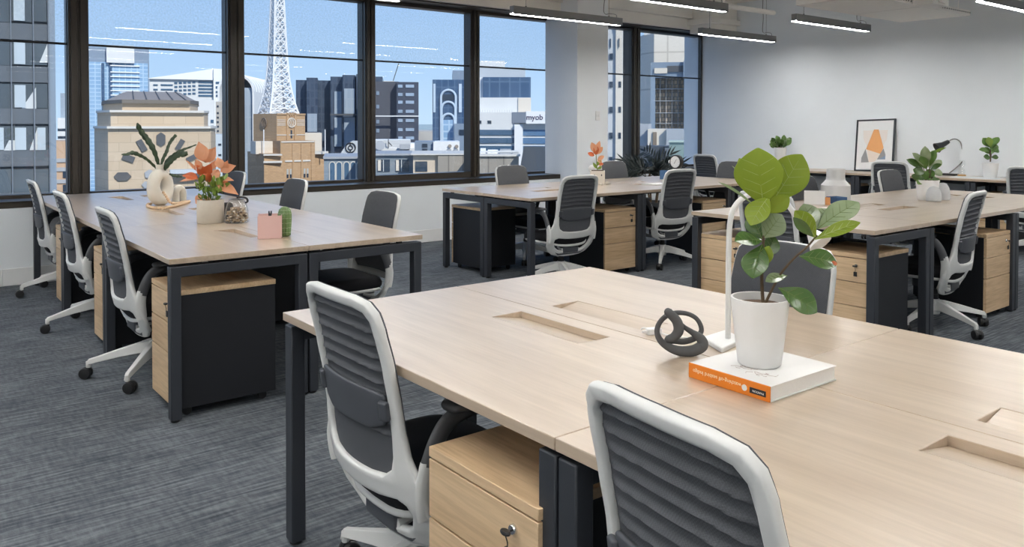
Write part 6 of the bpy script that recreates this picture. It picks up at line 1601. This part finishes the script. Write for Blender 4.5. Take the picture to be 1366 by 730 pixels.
# glass bulb vase
q = at_z(1302, 233.5, TOP); q.x = min(q.x, 9.80); kq = depth_of(q) / F_PX
t = thing('glass_bulb', 'clear glass bulb ornament with an amber base, left of the small potted fig', 'ornament', q)
mb = MB(); mb.lathe([(0, .02), (3.5 * kq, 2.5 * kq), (4.4 * kq, 6 * kq), (3.4 * kq, 9 * kq), (1.4 * kq, 11 * kq), (1.6 * kq, 12 * kq), (4.0 * kq, 15 * kq), (4.4 * kq, 18 * kq), (3.4 * kq, 21 * kq), (0, 22 * kq)], 26); mb.obj('glass_body', JARGLASS, t, smooth=70)
mb = MB(); mb.lathe([(0, 0), (5 * kq, 0), (5 * kq, .016), (4.2 * kq, .02), (0, .02)], 26); mb.obj('amber_base', mat('amber_wood', (.60, .36, .14), .5), t)
# sheet of paper and the second plant
q0 = at_z(1322, 235.2, TOP); q0.x = min(q0.x, 9.72)
t = thing('paper_sheet', 'white sheet of paper lying under the small potted fig on the wall desk', 'paper', (9.64, q0.y - .02, TOP), R(4))
mb = MB(); mb.bx(-.15, .15, -.24, .24, 0, .003); mb.obj('sheet', mat('paper_blue_white', (.72, .76, .80), .6), t)
q = Vector((9.68, q0.y, TOP + .003)); q = onx(1321, 233, 9.70); q.z = TOP + .003; dq = depth_of(q); kq = dq / F_PX
t = thing('small_fig_plant', 'small fiddle leaf fig in a tapered white pot beside the black lamp', 'plant', q)
pot(t, [(7.4 * kq, 0), (7.8 * kq, .004), (10 * kq, 19 * kq), (10 * kq, 19.6 * kq)], .006, POTW, 18 * kq, 9.2 * kq, 32)
plant_leaves(t, q, dq, [((1321, 197), (1311, 184), 10, 1), ((1322, 197), (1318, 183), 9, 2), ((1322, 198), (1332, 183), 10, 1), ((1320, 202), (1306, 200), 8, 1), ((1323, 202), (1332, 199), 10, 0), ((1321, 206), (1312, 197), 9, 1), ((1322, 206), (1330, 193), 8, 1), ((1321, 211), (1312, 209), 8, 0), ((1322, 210), (1332, 210), 7, 0), ((1321, 200), (1325, 188), 9, 1)], (FIG, PLANTG, LIME), (EYE - q).normalized(), 6, (1321, 216))

# palm on the floor by the window
q = Vector((7.98, 7.16, 0)); t = thing('potted_palm', 'dark leafy palm standing on the floor between the column and the corner window', 'plant', q)
pot(t, [(.15, 0), (.16, .005), (.19, .30), (.19, .315)], .012, mat('charcoal_planter', (.04, .042, .045), .6), .28, .17, 36)
rnd = random.Random(21)
CANES = []
mb = MB()
for i in range(4):
    a = i * 1.7; b0 = Vector((.05 * math.cos(a), .05 * math.sin(a), .27)); b1 = Vector((.10 * math.cos(a), .10 * math.sin(a), .55 + .07 * i)); mb.tube([b0, b1], .012, 8); CANES.append(b1)
mb.obj('canes', STEM, t)
PV = (EYE - q).normalized()
for i in range(15):
    b0 = CANES[i % 4]; az = i * 2.39 + .4; ln = rnd.uniform(.26, .44); el = rnd.uniform(.3, 1.25)
    dx = Vector((math.cos(az), math.sin(az), 0)); pts = [b0 + dx * (ln * s_ * math.cos(el) * (1 + .35 * s_)) + UPV * (ln * (s_ * math.sin(el) - .30 * s_ * s_)) for s_ in [j / 8 for j in range(9)]]
    pts = [Vector((min(max(p.x, -.55), .34), min(p.y, .48), p.z)) for p in pts]
    mb = MB(); mb.tube(pts, [.006 - .0005 * j for j in range(9)], 6)
    for j in range(2, 9):
        ax = pts[j] - pts[j - 1]
        if ax.length < 1e-4: continue
        ax.normalize()
        for s_ in (-1, 1):
            sd = ax.cross(PV).normalized() * s_
            tip = pts[j] + (ax * .75 + sd * .62 - UPV * .12 + PV * rnd.uniform(-.3, .3)).normalized() * rnd.uniform(.12, .20)
            tip.y = min(tip.y, .50); tip.x = max(tip.x, -.62)
            leaf(mb, pts[j], tip, .024, PV + UPV * .4 + dx * .2, .08, .2, 'pt', 6, 1)
    leaf(mb, pts[8], pts[8] + (pts[8] - pts[6]).normalized() * .16, .03, PV + UPV * .4, .05, .25, 'pt', 6, 1)
    mb.v = [Vector((v.x, min(v.y, .52), v.z)) for v in mb.v]
    mb.obj('frond', PALM, t, smooth=70)
